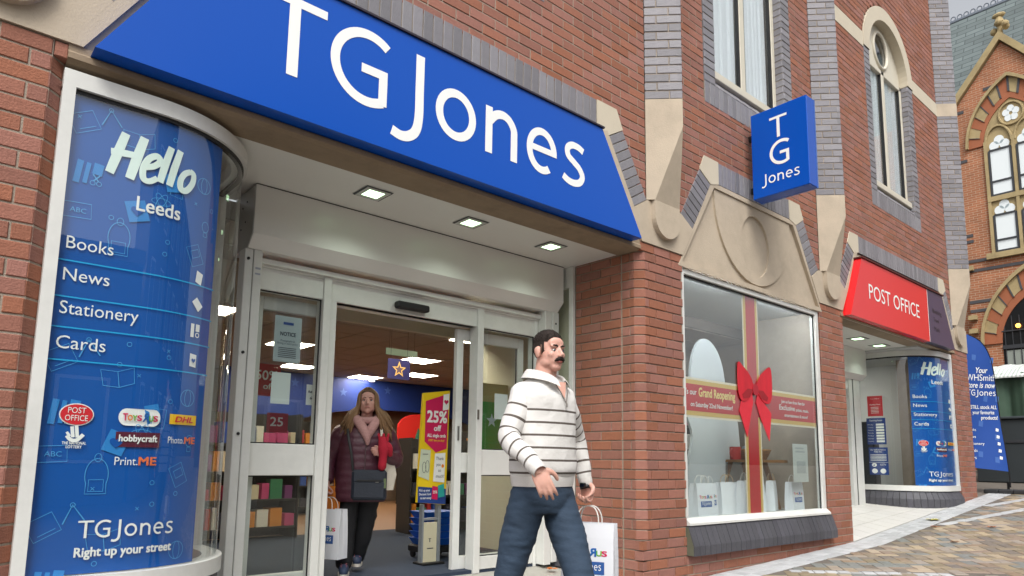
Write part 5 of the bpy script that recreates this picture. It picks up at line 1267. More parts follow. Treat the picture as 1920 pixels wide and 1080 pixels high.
for s in (-1, 1):
    e = MB(); e.tube([H(s * .0745, -.018, .035), H(s * .0755, -.020, .008), H(s * .0735, -.021, -.022)], [.006, .006, .003], 8, True, .35); e.build('sideburn', mat('hair_fade', '#5a4438', .8), man, smooth=True)
# sweater: stripes are knitted in, counted along the cloth (torso: height, sleeves: distance along the arm)
def knit(name, stripe):
    m = bpy.data.materials.new(name); m.use_nodes = True; t = m.node_tree; L = t.links.new; b = t.nodes['Principled BSDF']; b.inputs['Roughness'].default_value = .9
    at = t.nodes.new('ShaderNodeAttribute'); at.attribute_name = 'course'
    d = t.nodes.new('ShaderNodeMath'); d.operation = 'FRACT'; L(at.outputs['Fac'], d.inputs[0])
    c = t.nodes.new('ShaderNodeMath'); c.operation = 'LESS_THAN'; c.inputs[1].default_value = .17; L(d.outputs[0], c.inputs[0])
    mx = t.nodes.new('ShaderNodeMix'); mx.data_type = 'RGBA'; mx.inputs['A'].default_value = (*lin('#dcdad6'), 1); mx.inputs['B'].default_value = (*lin('#5d554f'), 1); L(c.outputs[0], mx.inputs['Factor']); L(mx.outputs['Result'], b.inputs['Base Color'])
    tc = t.nodes.new('ShaderNodeTexCoord'); n = t.nodes.new('ShaderNodeTexNoise'); n.inputs['Scale'].default_value = 9; n.inputs['Detail'].default_value = 3; n2 = t.nodes.new('ShaderNodeTexNoise'); n2.inputs['Scale'].default_value = 260
    L(tc.outputs['Object'], n.inputs['Vector']); L(tc.outputs['Object'], n2.inputs['Vector'])
    b1 = t.nodes.new('ShaderNodeBump'); b1.inputs['Strength'].default_value = .55; b1.inputs['Distance'].default_value = .03; L(n.outputs[0], b1.inputs['Height'])
    b2 = t.nodes.new('ShaderNodeBump'); b2.inputs['Strength'].default_value = .3; b2.inputs['Distance'].default_value = .003; L(n2.outputs[0], b2.inputs['Height']); L(b1.outputs[0], b2.inputs['Normal']); L(b2.outputs[0], b.inputs['Normal'])
    return m
KNIT = knit('striped_knit', 1); PLAINK = mat('plain_knit', '#d9d6d1', .9, bump=.35, bscale=250, var=.03)
def attr(o, f):
    a = o.data.attributes.new('course', 'FLOAT', 'POINT'); oo = org(o.parent)
    a.data.foreach_set('value', [f(Vector(v.co) + oo) for v in o.data.vertices])
def drape(mb, amp, sc, seed=0):
    """soft folds: push the cloth in and out with smooth noise"""
    me = mb.mesh('x'); me.calc_loop_triangles(); nv = [Vector(v.normal) for v in me.vertices]
    mb.v = [tuple(Vector(v) + nv[i] * amp * noise.noise((v[0] * sc[0] + seed, v[1] * sc[1], v[2] * sc[2]))) for i, v in enumerate(mb.v)]; bpy.data.meshes.remove(me); return mb
def rings(keys, n=40, k=6, yaw=0, fn=None):
    out = []
    for z, cx, cy, rx, ry in smoothline(keys, k):
        r = []
        for i in range(n):
            a = 2 * math.pi * i / n; ca_, sa_ = math.cos(a), math.sin(a); e = 2.4
            x = rx * math.copysign(abs(ca_) ** (2 / e), ca_); y = ry * math.copysign(abs(sa_) ** (2 / e), sa_); q = fn(a, z) if fn else 1
            r.append((cx + (x * math.cos(yaw) - y * math.sin(yaw)) * q, cy + (x * math.sin(yaw) + y * math.cos(yaw)) * q, z))
        out.append(r)
    return out
tz = MB(); tz.loft(rings([(.915, 2.395, -1.335, .179, .122), (.95, 2.395, -1.335, .190, .136), (1.02, 2.397, -1.335, .188, .132), (1.12, 2.398, -1.337, .184, .126), (1.22, 2.40, -1.335, .186, .122), (1.30, 2.402, -1.332, .196, .116), (1.340, 2.402, -1.330, .182, .098), (1.372, 2.402, -1.332, .130, .084), (1.40, 2.403, -1.335, .085, .076)], 56, 7, .12), cap=False)
drape(tz, .011, (9, 9, 7), 3); to = tz.build('sweater_torso', KNIT, man, smooth=True, fix=False); attr(to, lambda p: min(5.8, (p.z - .9285) / .0605))
hm = MB(); hm.loft(rings([(.868, 2.395, -1.335, .174, .118), (.89, 2.395, -1.335, .179, .122), (.918, 2.395, -1.335, .182, .124), (.925, 2.395, -1.335, .178, .120)], 56, 3, .12), cap=False); hm.build('sweater_hem', PLAINK, man, smooth=True, fix=False)
def sleeve(J, r, off, name):
    q = smoothline([J[0] + (r[0],), tuple(J[0][i] * .5 + J[1][i] * .5 for i in range(3)) + (r[1],), J[1] + (r[2],), tuple(J[1][i] * .45 + J[2][i] * .55 for i in range(3)) + (r[3],), J[2] + (r[4],)], 8)
    ln = [0]
    for i in range(1, len(q)): ln.append(ln[-1] + (Vector(q[i][:3]) - Vector(q[i - 1][:3])).length)
    mb = MB(); mb.tube([p[:3] for p in q], [p[3] for p in q], 28, False); mb.ell(J[0], r[0], r[0], r[0], 20, 12); drape(mb, .009, (14, 14, 12), off); o = mb.build(name, KNIT, man, smooth=True, fix=False)
    P = [Vector(p[:3]) for p in q]
    def f(p):
        best = min(range(len(P) - 1), key=lambda i: ((P[i] + P[i + 1]) / 2 - p).length); a, b = P[best], P[best + 1]; t = (p - a).dot(b - a) / max(1e-9, (b - a).length_squared)
        return min(6.85, (ln[-1] - (ln[best] + t * (ln[best + 1] - ln[best])) + .012) / .0605 - .8)
    attr(o, f)
    a, b = Vector(q[-3][:3]), Vector(q[-1][:3]); d = (b - a).normalized(); cf = MB(); cf.tube([b - d * .012, b + d * .004, b + d * .030, b + d * .034], [r[4] + .001, r[4] + .001, r[4] - .003, r[4] - .007], 24, False); cf.build('cuff', PLAINK, man, smooth=True, fix=False)
sleeve(RA, (.066, .060, .054, .046, .037), 1, 'sleeve'); sleeve(LA, (.064, .058, .052, .045, .037), 5, 'sleeve')
# open zip collar
cl = MB(); N = 30; prof = [(.074, 1.372), (.080, 1.405), (.086, 1.436), (.094, 1.447), (.106, 1.432), (.122, 1.402)]; rr = []
for i in range(N + 1):
    a = math.radians(-90 + 26 + (360 - 52) * i / N); f_ = abs(i / N - .5) * 2; rr.append([(2.404 + rd_ * math.cos(a + .25), -1.338 + rd_ * math.sin(a + .25) * (1 + .15 * f_), z - .055 * f_ ** 3 + .004) for rd_, z in prof])
cl.loft(rr, cap=False, closed=False); cl.build('collar', PLAINK, man, smooth=True, fix=False)
zp = MB()
for s in (-1, 1): zp.tube([(2.425 + s * .040, -1.432, 1.372), (2.427 + s * .022, -1.452, 1.325), (2.430, -1.464, 1.272)], .003, 6)
zp.tube([(2.430, -1.466, 1.275), (2.430, -1.468, 1.255)], .004, 6); zp.build('zip', mat('zip_grey', '#8f8a84', .4, .6), man)
vn = MB(); vn.add([(2.385, -1.420, 1.385), (2.470, -1.420, 1.385), (2.430, -1.455, 1.300)], [(0, 2, 1)]); vn.build('neckline', SKIN, man, smooth=True)
# jeans
DENIM = mat('dark_denim', '#2b3c4f', .85, var=.2, vscale=6, bump=.35, bscale=34, stretch=(1, 1, 1.6))
def leg(J, r, seed):
    mb = MB(); mid = tuple(J[0][i] * .5 + J[1][i] * .5 for i in range(3)); c2 = tuple(J[1][i] * .5 + J[2][i] * .5 for i in range(3))
    q = smoothline([J[0] + (r[0],), mid + (r[1],), J[1] + (r[2],), c2 + (r[3],), J[2] + (r[4],)], 9); mb.tube([p[:3] for p in q], [p[3] for p in q], 28, True); mb.ell(J[0], r[0], r[0], r[0], 20, 14); return mb
jn = MB(); jn.loft(rings([(.74, 2.395, -1.335, .148, .108), (.80, 2.395, -1.335, .170, .120), (.86, 2.395, -1.335, .170, .116), (.90, 2.395, -1.335, .165, .110)], 40, 4, .12))
for J_, sd in ((RL, 1), (LL, 2)):
    J2 = [J_[0][:2] + (.80,), J_[1], J_[2]]; m_ = leg(J2, (.093, .085, .067, .060, .055), sd); jn.add(m_.v, m_.f)
jo = remesh(jn, 'jeans', DENIM, man, .007, 5)
nn = [Vector(v.normal) for v in jo.data.vertices]; cc = []
for v, n_ in zip(jo.data.vertices, nn):
    p = v.co; a = .006 * noise.noise((p.x * 9, p.y * 9, p.z * 16)) + .0045 * noise.noise((p.x * 14 + 4 + p.z * 12, p.y * 14, p.z * 38)); q = p + n_ * a; cc += [q.x, q.y, q.z]
jo.data.vertices.foreach_set('co', cc)
for J_, d in ((RL, (0, -.9, -.45)), (LL, (.05, -1, .12))):
    f = MB(); a = Vector(J_[2]); d = Vector(d).normalized(); z = Vector((0, 0, -.045)); f.tube([a + z - d * .06, a + z, a + z + d * .10, a + z + d * .18], [.035, .045, .042, .025], 14); f.ell(a, .05, .05, .06, 14, 8); f.build('shoe', mat('shoe_brown', '#3c2c22', .5), man, smooth=True)
w0, w1 = Vector(LA[2]) + Vector((.0, -.004, -.022)), Vector(LA[2]) + Vector((.001, -.008, -.044)); wt = MB(); wt.tube([w0, w1], .0345, 24, True); wt.build('watch_strap', BLACK, man, smooth=True); wf = MB(); wf.bbox(2.735, -1.300, .852, 2.752, -1.262, .880, .004); wf.build('watch_face', mat('watch_glass', '#0d0d10', .15), man)
mbag = carrier('white paper bag with toy shop logo held by the man', (2.790, -1.288, .295), .285, .11, .375, -1.12, None, True, True, STRING)
# ---------------------------------------------------------------- the woman in the doorway
WO = (2.975, 1.545, FZ)
wom = thing('person', 'woman with long fair hair in a dark plum quilted coat in the doorway', 'person', WO); wom.rotation_euler = (0, 0, -.5); ORG[wom.name] = Vector((0, 0, 0))
body = MB(); H, HR = head(body, (.035, -.05, 1.455), -.05, .97, False, -.04)
limb(body, [(.02, .0, 1.22, .06), (.028, -.01, 1.30, .052), (.033, -.03, 1.37, .05)], 5, 16); limb(body, [(0, 0, .76, .10), (.01, 0, .9, .12), (.015, 0, 1.15, .11), (.02, 0, 1.25, .06)], 5, 16)
WR = [(-.17, .0, 1.17), (-.275, .0, .95), (-.275, -.10, .765)]; WL = [(.20, .0, 1.17), (.285, -.02, .96), (.185, -.20, 1.00)]
for J_ in (WR, WL): limb(body, [J_[0] + (.045,), J_[1] + (.038,), J_[2] + (.024,)], 6, 12)
hand(body, WR[2], (.02, -.15, -1), (.95, .1, 0), (.1, -1, .1), (.7, 1.1, .8), .9, .04, 1.2); hand(body, WL[2], (-.75, -.35, .25), (-.2, .9, -.2), (-.1, -.1, 1), (.6, .9, .6), .9, .05, .8)
WRL = [(-.085, 0, .62), (-.10, -.03, .36), (-.105, -.07, .09)]; WLL = [(.075, .02, .62), (.05, .05, .36), (.0, .16, .12)]
for J_ in (WRL, WLL): limb(body, [J_[0] + (.06,), J_[1] + (.045,), J_[2] + (.035,)], 6, 12)
remesh(body, 'body', SKIN2, wom, .0055, 3); eyes(H, wom, .97, '#3d342c', mat('brow_fair', '#6f543c', .7), .003)
lp = MB(); lp.tube([H(-.022, -.0865, -.0615), H(-.008, -.0930, -.0595), H(.008, -.0930, -.0595), H(.022, -.0865, -.0615)], [.002, .0045, .0045, .002], 8); lp.build('lips', mat('lip_pink', '#a8635a'), wom, smooth=True)
cap(H, lambda x, y, z: (z > .088 - .35 * abs(x) if y < -.045 else (z > -.02 - 1.2 * (y + .05) if y < .05 else True)), lambda x, y, z: .008 + .008 * max(0, z), 56, 36, seed=5).build('hair_crown', mat('hair_brown', '#5e432d', .55, var=.25, vscale=40, stretch=(1, 1, .1), bump=.5, bscale=120), wom, smooth=True)
hl = MB(); rr = random.Random(8)
for i in range(96):
    a = rr.uniform(.18, math.pi - .18) if i < 28 else (rr.uniform(-.62, .2) if i % 2 else math.pi - rr.uniform(-.62, .2)); x0, y0 = .078 * math.cos(a), .018 + .092 * math.sin(a)
    root_ = H(x0 * .18, min(y0, .05) * .7 - .02, .120); top_ = H(x0 * .98, y0 * .92, .068); mid_ = H(x0 * 1.18, y0 * 1.05, -.05); e = .11 + .07 * abs(math.cos(a)); s_ = math.copysign(1, x0)
    end = (.035 + s_ * (e + rr.uniform(-.02, .05)) * (abs(math.cos(a)) ** .5), -.03 + y0 * .9 - .06 * (a < .2 or a > 2.9), 1.165 + rr.uniform(-.05, .10)); m2 = tuple(mid_[q] * .45 + end[q] * .55 + ((0, -.01, .02)[q]) for q in range(3))
    q = smoothline([root_ + (.007,), top_ + (.012,), mid_ + (.017,), m2 + (.016,), end + (.003,)], 6); hl.tube([p[:3] for p in q], [p[3] for p in q], 7, True)
hl.build('hair_lengths', HAIRB, wom, smooth=True)
COAT = mat('plum_quilt', '#4b2130', .42, var=.12, vscale=8, bump=.3, bscale=40)
def puff(a, z): return 1 + .030 * (abs(math.sin(math.pi * (z - .6) / .066)) ** .6 - .6) + .012 * noise.noise((math.cos(a) * 3, math.sin(a) * 3, z * 9))
ct = MB(); ct.loft(rings([(.60, .0, 0, .215, .150), (.66, .0, 0, .228, .165), (.80, .003, 0, .228, .168), (.95, .008, 0, .220, .160), (1.08, .012, 0, .218, .155), (1.18, .015, 0, .205, .138), (1.235, .018, 0, .160, .112), (1.275, .02, 0, .095, .085)], 44, 9, 0, puff), cap=False); ct.build('coat_body', COAT, wom, smooth=True, fix=False)
def psleeve(J, r):
    mb = MB(); q = smoothline([J[0] + (r[0],), J[1] + (r[1],), J[2] + (r[2],)], 22); mb.tube([p[:3] for p in q], [p[3] * (1 + .06 * (abs(math.sin(i * .42)) ** .6 - .6)) for i, p in enumerate(q)], 20, True); mb.ell(J[0], r[0], r[0], r[0], 16, 10); return mb.build('coat_sleeve', COAT, wom, smooth=True, fix=False)
psleeve(WR, (.088, .074, .055)); psleeve(WL, (.088, .074, .055)); z_ = MB(); z_.tube([(.03, -.172, .62), (.03, -.176, .85), (.03, -.168, 1.02), (.035, -.152, 1.14)], .004, 6); z_.build('coat_zip', mat('zip_dark', '#6a5a5c', .4, .5), wom)
SCARF = mat('pink_knit', '#b98d8a', .9, var=.2, vscale=30, stretch=(1, 1, 3), bump=.6, bscale=90); s_ = MB()
limb(s_, [(-.075, -.02, 1.335, .032), (-.05, -.10, 1.29, .04), (.0, -.145, 1.22, .042), (.035, -.165, 1.15, .036), (.045, -.17, 1.09, .016)], 6, 12); limb(s_, [(.135, -.02, 1.335, .03), (.11, -.10, 1.28, .038), (.07, -.145, 1.21, .04), (.045, -.155, 1.15, .03)], 6, 12); limb(s_, [(-.07, -.02, 1.33, .03), (-.03, .07, 1.33, .032), (.09, .07, 1.33, .032), (.13, -.02, 1.33, .03)], 6, 12); limb(s_, [(-.06, -.08, 1.30, .03), (.03, -.115, 1.285, .03), (.115, -.08, 1.30, .03)], 6, 12)
s_.build('scarf', SCARF, wom, smooth=True, fix=False)
TRO = mat('black_trousers', '#15161a', .8, var=.2, vscale=10, bump=.4, bscale=20); t_ = MB()
for J_ in (WRL, WLL): limb(t_, [(J_[0][0], J_[0][1], .66, .098), J_[1] + (.078,), J_[2] + (.068,)], 8, 18)
drape(t_, .014, (12, 12, 18), 2); t_.build('trousers', TRO, wom, smooth=True, fix=False)
for J_, yw in ((WRL, 0), (WLL, .2)):
    x, y, z = J_[2][0], J_[2][1], 0 if J_ is WRL else .05; f = MB(); f.tube([(x, y + .06, z + .05), (x, y, z + .062), (x, y - .08, z + .052), (x, y - .155, z + .036), (x, y - .175, z + .03)], [.036, .042, .042, .034, .015], 14); f.build('shoe', mat('shoe_navy', '#22304a', .7, var=.2, vscale=20), wom, smooth=True)
    so_ = MB(); so_.prism([(x + .046 * math.cos(a), y - .05 + .135 * math.sin(a)) for a in [2 * math.pi * i / 20 for i in range(20)]], 'z', z + .001, z + .026); so_.build('sole', mat('sole_cream', '#d5cfc4', .7), wom)
    for k_ in range(3): MB().tube([(x - .025, y - .06 - .025 * k_, z + .098 - .01 * k_), (x + .025, y - .06 - .025 * k_, z + .098 - .01 * k_)], .004, 6).build('lace', mat('lace_red', '#b0646a', .7), wom)
def wl(p): return Matrix.Translation(WO) @ Matrix.Rotation(-.5, 4, 'Z') @ Vector(p)
def worn(name, label, cat, loc):
    t = thing(name, label, cat, tuple(wl(loc))); t.rotation_euler = (0, 0, -.5); ORG[t.name] = Vector(loc); return t
hb_ = worn('handbag', 'navy crossbody bag hanging at the front of the plum coat', 'handbag', (.075, -.22, .62)); LEA = mat('navy_leather', '#1d2430', .55, var=.15, vscale=12, bump=.3, bscale=60)
MB().bbox(-.075, -.265, .62, .215, -.180, .87, .02).build('body', LEA, hb_, smooth=False); MB().bbox(-.06, -.275, .635, .20, -.262, .775, .01).build('pocket', LEA, hb_); MB().box(-.03, -.278, .775, .17, -.264, .79).build('zip', BLACK, hb_); MB().bbox(.12, -.2795, .765, .15, -.276, .772, .001).build('badge', mat('steel', '#8b8b88'), hb_)
MB().tube(smoothline([(-.065, -.20, .86), (-.085, -.195, 1.0), (-.115, -.165, 1.14), (-.13, -.09, 1.245), (-.12, .0, 1.268)], 6), .011, 8, True, .3).build('strap', BLACK, hb_); MB().tube([(.195, -.26, .80), (.20, -.266, .72)], .012, 8).build('tag', mat('tag_green', '#5d6a4a', .6), hb_)
gl = worn('gloves', 'pair of bright red knitted gloves held in front of the coat', 'gloves', (.17, -.25, .95)); rg = MB(); limb(rg, [(.17, -.25, 1.12, .035), (.175, -.262, 1.05, .045), (.175, -.258, .97, .034), (.17, -.25, .90, .036)], 6, 12); limb(rg, [(.16, -.25, 1.10, .03), (.215, -.25, 1.06, .035), (.235, -.24, 1.0, .02)], 5, 10)
for dx in (-.02, .005, .03): limb(rg, [(.17 + dx, -.26, 1.10, .013), (.165 + dx * 1.6, -.265, 1.165, .011)], 4, 8)
rg.build('knit', mat('red_knit', '#a3142c', .9, bump=.5, bscale=110, var=.1), gl, smooth=True, fix=False)
tt = worn('tote_bag', 'pale canvas tote hanging behind the red gloves', 'bag', (.24, -.12, .70)); tm_ = MB(); tm_.loft([[(.17, -.21, .70), (.27, -.13, .70), (.28, -.09, .70), (.18, -.17, .70)], [(.18, -.20, .85), (.30, -.11, .83), (.30, -.08, .83), (.19, -.17, .85)], [(.19, -.19, .97), (.27, -.12, .96), (.27, -.10, .96), (.20, -.17, .97)]]); tm_.build('body', mat('canvas', '#c9c2b4', .85, bump=.4, bscale=120), tt); MB().tube([(.20, -.18, .96), (.17, -.175, 1.1), (.155, -.11, 1.235)], .012, 8, True, .3).build('strap', mat('canvas', '#c9c2b4'), tt)
hp = wl((-.265, -.13, .665)); c1 = carrier("white paper bag with toy shop logo in the woman's hand", (hp.x + .015, hp.y, .175), .31, .14, .40, -1.05, None, True, True, STRING)
ob = carrier('narrow orange paper bag tucked behind the white one', (hp.x + .05, hp.y + .05, .42), .17, .07, .34, -.6, None, True, False, mat('orange_string', '#d98a1e', .7))
for ch in ob.children:
    if ch.name.startswith(('body', 'handle_patch')): ch.data.materials[0] = mat('orange_paper', '#c9731c', .7)
# ================================================================== feather flag beyond the shop corner
FB = Vector((14.92, -.26, gz(14.92)))
fl = thing('feather_flag', 'blue feather flag on a black base beyond the corner pier', 'flag', tuple(FB))
ux, uy = -.80, .60             # the cloth runs back from the pole
def ffn(u, v, d=0): 
    w = .045 * math.sin(v * 2.1 + u * 3) + .02 * math.sin(u * 9); return (FB.x + ux * u - uy * 0 - (w + d) * .6, FB.y + uy * u - (w + d) * .8, v)
pole = smoothline([(.0, FB.z + .1), (.0, 1.0), (.02, 1.7), (.06, 2.4), (.17, 2.95), (.34, 3.28), (.54, 3.42)], 8)
rows = []
for i, (u, z) in enumerate(pole):
    if z < .93: continue
    lo = u; hi = .70 if z < 3.0 else .70
    rows.append([ffn(lo + (hi - lo) * k / 10, z + .08 * (k / 10) * max(0, 1 - (z - .93) / .25)) for k in range(11)])
c = MB(); c.loft(rows, cap=False, closed=False); c.build('cloth', mat('flag_blue', '#1b4898', .75, var=.06, vscale=3), fl, smooth=True, fix=False)
pm_ = MB(); pm_.tube([ffn(u, z)[:2] + (z,) for u, z in pole], [.014 - .008 * i / len(pole) for i in range(len(pole))], 8); pm_.build('pole', BLACK, fl, smooth=True)
bs_ = MB(); z0 = FB.z - .02
for dx in (-.22, .0, .22): bs_.bbox(FB.x - .22, FB.y + dx - .11, z0, FB.x + .22, FB.y + dx + .11, z0 + .085, .02)
bs_.build('base', mat('water_base', '#2a2b2d', .6, var=.1), fl); MB().tube([(FB.x, FB.y, z0 + .08), (FB.x, FB.y, z0 + .2)], .02, 10).build('socket', BLACK, fl)
tf = lambda u, v, d=0: ffn(.68 - u, v, .006 + d)
letters(fl, [text2d('Your', .20, 2.71, .22, .10, .012, .2), text2d('store is now', .0, 2.44, .58, .10, .012, .2)], tf); letters(fl, [text2d('WHSmith', .02, 2.57, .58, .115, -.003)], tf); letters(fl, name2d(.02, 2.30, .105), tf, name='shop_name')
letters(fl, [text2d('STILL stock ALL', .10, 2.06, .50, .065, .012), text2d('your favourite', .14, 1.965, .40, .065, .006), text2d('products!', .30, 1.87, .30, .065, .006)], tf)
for i, tx in enumerate(('Books', 'News', 'Stationery', 'Cards', 'Toys')): letters(fl, [text2d(tx, .02, 1.66 - .125 * i, None, .05, .004)], tf); letters(fl, [poly2d([(.53, 1.66 - .125 * i), (.58, 1.65 - .125 * i), (.59, 1.70 - .125 * i), (.54, 1.715 - .125 * i)])], tf, name='pictogram')
FI = mat('flag_icon', '#3f66ad', .75)
for u, v in ((.15, 2.95), (.48, 2.9), (.5, 1.5), (.25, 1.75), (.2, 1.2), (.45, 1.1), (.58, 2.2), (.35, 2.2)): letters(fl, [poly2d([(u, v), (u + .07, v - .015), (u + .085, v + .09), (u + .01, v + .10)])], lambda a, b, d=0: ffn(.68 - a, b, .003), FI, 'printed_icon')

# ================================================================== Gothic brick building across the square
GXF = 26.0
goth = thing('gothic_building', 'ornate orange brick Gothic building with stone traceried window and slate roof', 'building', (GXF, 1.7, .93))
def gbrick(name, col, mortar, sc=1):
    m = bpy.data.materials.new(name); m.use_nodes = True; t = m.node_tree; L = t.links.new; b = t.nodes['Principled BSDF']; b.inputs['Roughness'].default_value = .85
    tc = t.nodes.new('ShaderNodeTexCoord'); mp = t.nodes.new('ShaderNodeMapping'); mp.inputs['Rotation'].default_value = (math.pi / 2, 0, math.pi / 2)
    sp = t.nodes.new('ShaderNodeSeparateXYZ'); cb = t.nodes.new('ShaderNodeCombineXYZ'); L(tc.outputs['Object'], sp.inputs[0]); L(sp.outputs['Y'], cb.inputs['X']); L(sp.outputs['Z'], cb.inputs['Y'])
    br = t.nodes.new('ShaderNodeTexBrick'); L(cb.outputs[0], br.inputs['Vector']); br.inputs['Scale'].default_value = 1; br.inputs['Brick Width'].default_value = .235 * sc; br.inputs['Row Height'].default_value = .078 * sc; br.inputs['Mortar Size'].default_value = .006 * sc
    c = lin(col); br.inputs['Color1'].default_value = (*c, 1); br.inputs['Color2'].default_value = (*[x * .72 for x in c], 1); br.inputs['Mortar'].default_value = (*lin(mortar), 1)
    n = t.nodes.new('ShaderNodeTexNoise'); n.inputs['Scale'].default_value = .9; n.inputs['Detail'].default_value = 6; L(tc.outputs['Object'], n.inputs['Vector']); r = t.nodes.new('ShaderNodeMapRange'); r.inputs['To Min'].default_value = .65; r.inputs['To Max'].default_value = 1.3; L(n.outputs[0], r.inputs['Value'])
    h = t.nodes.new('ShaderNodeHueSaturation'); L(r.outputs[0], h.inputs['Value']); L(br.outputs['Color'], h.inputs['Color']); L(h.outputs[0], b.inputs['Base Color']); return m
GB = gbrick('orange_brick', '#ad6e4c', '#b5a28a'); SL = gbrick('slate', '#6f7a7a', '#464e50', 2.6); GST = mat('gold_stone', '#ac9970', .85, var=.12, vscale=2, bump=.3, stain=.25); DKB = mat('dark_band', '#4b4a4d', .8, var=.2, vscale=4); GWH = mat('glowing_milky_pane', '#d5dbdc', .35, emit='#dfe6e8', estr=.12); GFR = mat('dark_frame', '#34363a', .5)  # brightness of the Gothic panes is partly put in as a faint glow
def gx(poly, x0, x1): return MB().prism(poly, 'x', x0, x1)
yc = 1.62
wallg = gx([(3.05, .9), (-6, .9), (-6, 13.15), (yc - 1.45, 13.15), (yc, 15.0), (yc + 1.45, 13.15), (3.05, 13.15)], GXF, GXF + .5).build('wall', GB, goth)
gx([(3.05, .9), (3.75, .9), (3.75, 13.0), (3.05, 13.0)], GXF + .35, GXF + .8).build('wall', GB, goth)
gx([(3.75, .9), (12, .9), (12, 12.9), (3.75, 12.9)], GXF + 1.2, GXF + 1.6).build('wall', GB, goth)
rf = MB(); rf.add([(GXF - .0 + .6, -7, 13.0), (GXF + .6, 12.5, 13.0), (GXF + 3.2, 12.5, 18.25), (GXF + 3.2, -7, 18.25)], [(0, 1, 2, 3)]); roof = rf.build('roof', SL, goth)
rc = MB()
for i in range(60): 
    y = -2 + .22 * i; rc.tube([(GXF + 3.2, y + .08 * math.cos(a), 18.37 + .09 * math.sin(a)) for a in [2 * math.pi * k / 10 for k in range(11)]], .022, 5)
rc.box(GXF + 3.15, -7, 18.21, GXF + 3.25, 12.5, 18.29); tag(rc.build('ridge_cresting', mat('cresting_grey', '#707884', .6), roof), kind='stuff')
for s in (-1, 1):
    gx([(yc, 15.35), (yc, 15.05), (yc + s * 1.55, 13.05), (yc + s * 1.68, 13.2)], GXF - .14, GXF + .9).build('gable_coping', GST, goth)
fn_ = MB(); fn_.tube([(GXF + .1, yc, 15.2), (GXF + .1, yc, 15.6), (GXF + .1, yc, 15.72), (GXF + .1, yc, 16.0)], [.09, .07, .16, .05], 8)
for a in range(6): fn_.ell((GXF + .1 + .17 * math.cos(a * 1.05), yc + .22 * math.cos(a * 1.05 + .5), 15.58 + .13 * math.sin(a * 2)), .11, .11, .11, 8, 6)
fn_.ell((GXF + .1, yc, 16.0), .13, .20, .09, 8, 6); fn_.build('finial', GST, goth)
# pointed windows with banded voussoirs
def pointed(yc_, hw, z0, zs, R_=1.25, n=14):
    """outline of a pointed-arch opening (half width hw, springing zs)"""
    r = 2 * hw * R_ / 1.25; cR = yc_ - hw + r; cL = yc_ + hw - r; top = math.acos(max(-1, min(1, (r - hw) / r)))
    right = [(cR + r * math.cos(math.pi - top * i / n), zs + r * math.sin(math.pi - top * i / n)) for i in range(n + 1)]   # rises on the -y side
    left = [(cL + r * math.cos(top * (1 - i / n)), zs + r * math.sin(top * (1 - i / n))) for i in range(n + 1)]
    return right + left[1:]
def arch_ring(yc_, h0, h1, zs, x0, x1, m, name, bands=None):
    A = pointed(yc_, h0, 0, zs); B = pointed(yc_, h1, 0, zs); N = len(A)
    if not bands:
        mb = MB()
        for i in range(N - 1): mb.prism([A[i], A[i + 1], B[i + 1], B[i]], 'x', x0, x1)
        mb.build(name, m, goth); return
    for i in range(0, N - 1, 2):
        mb = MB(); j = min(i + 2, N - 1)
        for k_ in range(i, j): mb.prism([A[k_], A[k_ + 1], B[k_ + 1], B[k_]], 'x', x0 + (.01 if (i // 2) % 2 else 0), x1)
        mb.build(name, bands[(i // 2) % 2], goth)
        p, q = A[i], B[i]; MB().prism([(p[0] - .03, p[1] - .02), (q[0] - .03, q[1] - .02), (q[0] + .03, q[1] + .02), (p[0] + .03, p[1] + .02)], 'x', x0 - .012, x0 + .05).build('dark_joint', DKB, goth)
wy = 1.50
arch_ring(wy, .80, .92, 11.6, GXF - .05, GXF + .05, mat('orange_trim', '#9f5f40', .8, var=.15, vscale=3), 'brick_ring'); arch_ring(wy, .92, 1.22, 11.6, GXF - .06, GXF + .05, GST, 'voussoir', [GST, mat('orange_trim', '#b86a3c')]); arch_ring(wy, 1.22, 1.29, 11.6, GXF - .16, GXF + .05, GST, 'hood_mould')
tw = bpy.data.objects.new('window', None); COL.objects.link(tw); tw.parent = goth; ORG[tw.name] = org(goth)
fo = pointed(wy, .80, 7.9, 11.6); MB().prism([(wy - .80, 7.9)] + fo + [(wy + .80, 7.9)], 'x', GXF - .012, GXF + .01).build('stone_field', GST, tw)
def pane_(poly, x=None): MB().prism(poly, 'x', (x or GXF - .03), GXF - .015).build('pane', GWH, tw)
for i in range(5):
    a = math.pi / 2 + 2 * math.pi * i / 5; cy_, cz_ = wy + .14 * math.cos(a), 12.45 + .17 * math.sin(a); pane_([(cy_ + .10 * math.cos(t), cz_ + .115 * math.sin(t)) for t in [2 * math.pi * k / 12 for k in range(12)]])
tr_ = MB(); tr_.tube([(GXF - .04, wy + .33 * math.cos(t), 12.45 + .38 * math.sin(t)) for t in [2 * math.pi * k / 24 for k in range(25)]], .035, 6, False)
for s in (-1, 1): tr_.tube([(GXF - .05, wy + s * .40 + .36 * math.cos(t), 11.55 + .60 * math.sin(t)) for t in [math.pi * k / 14 for k in range(15)]], .035, 6)
for y in (wy - .76, wy, wy + .76): tr_.box(GXF - .08, y - .045, 7.9, GXF - .0, y + .045, 11.7)
tr_.box(GXF - .09, wy - .8, 9.62, GXF, wy + .8, 9.78); tr_.box(GXF - .14, wy - .95, 7.72, GXF + .02, wy + .95, 7.9); tr_.build('tracery', GST, tw)
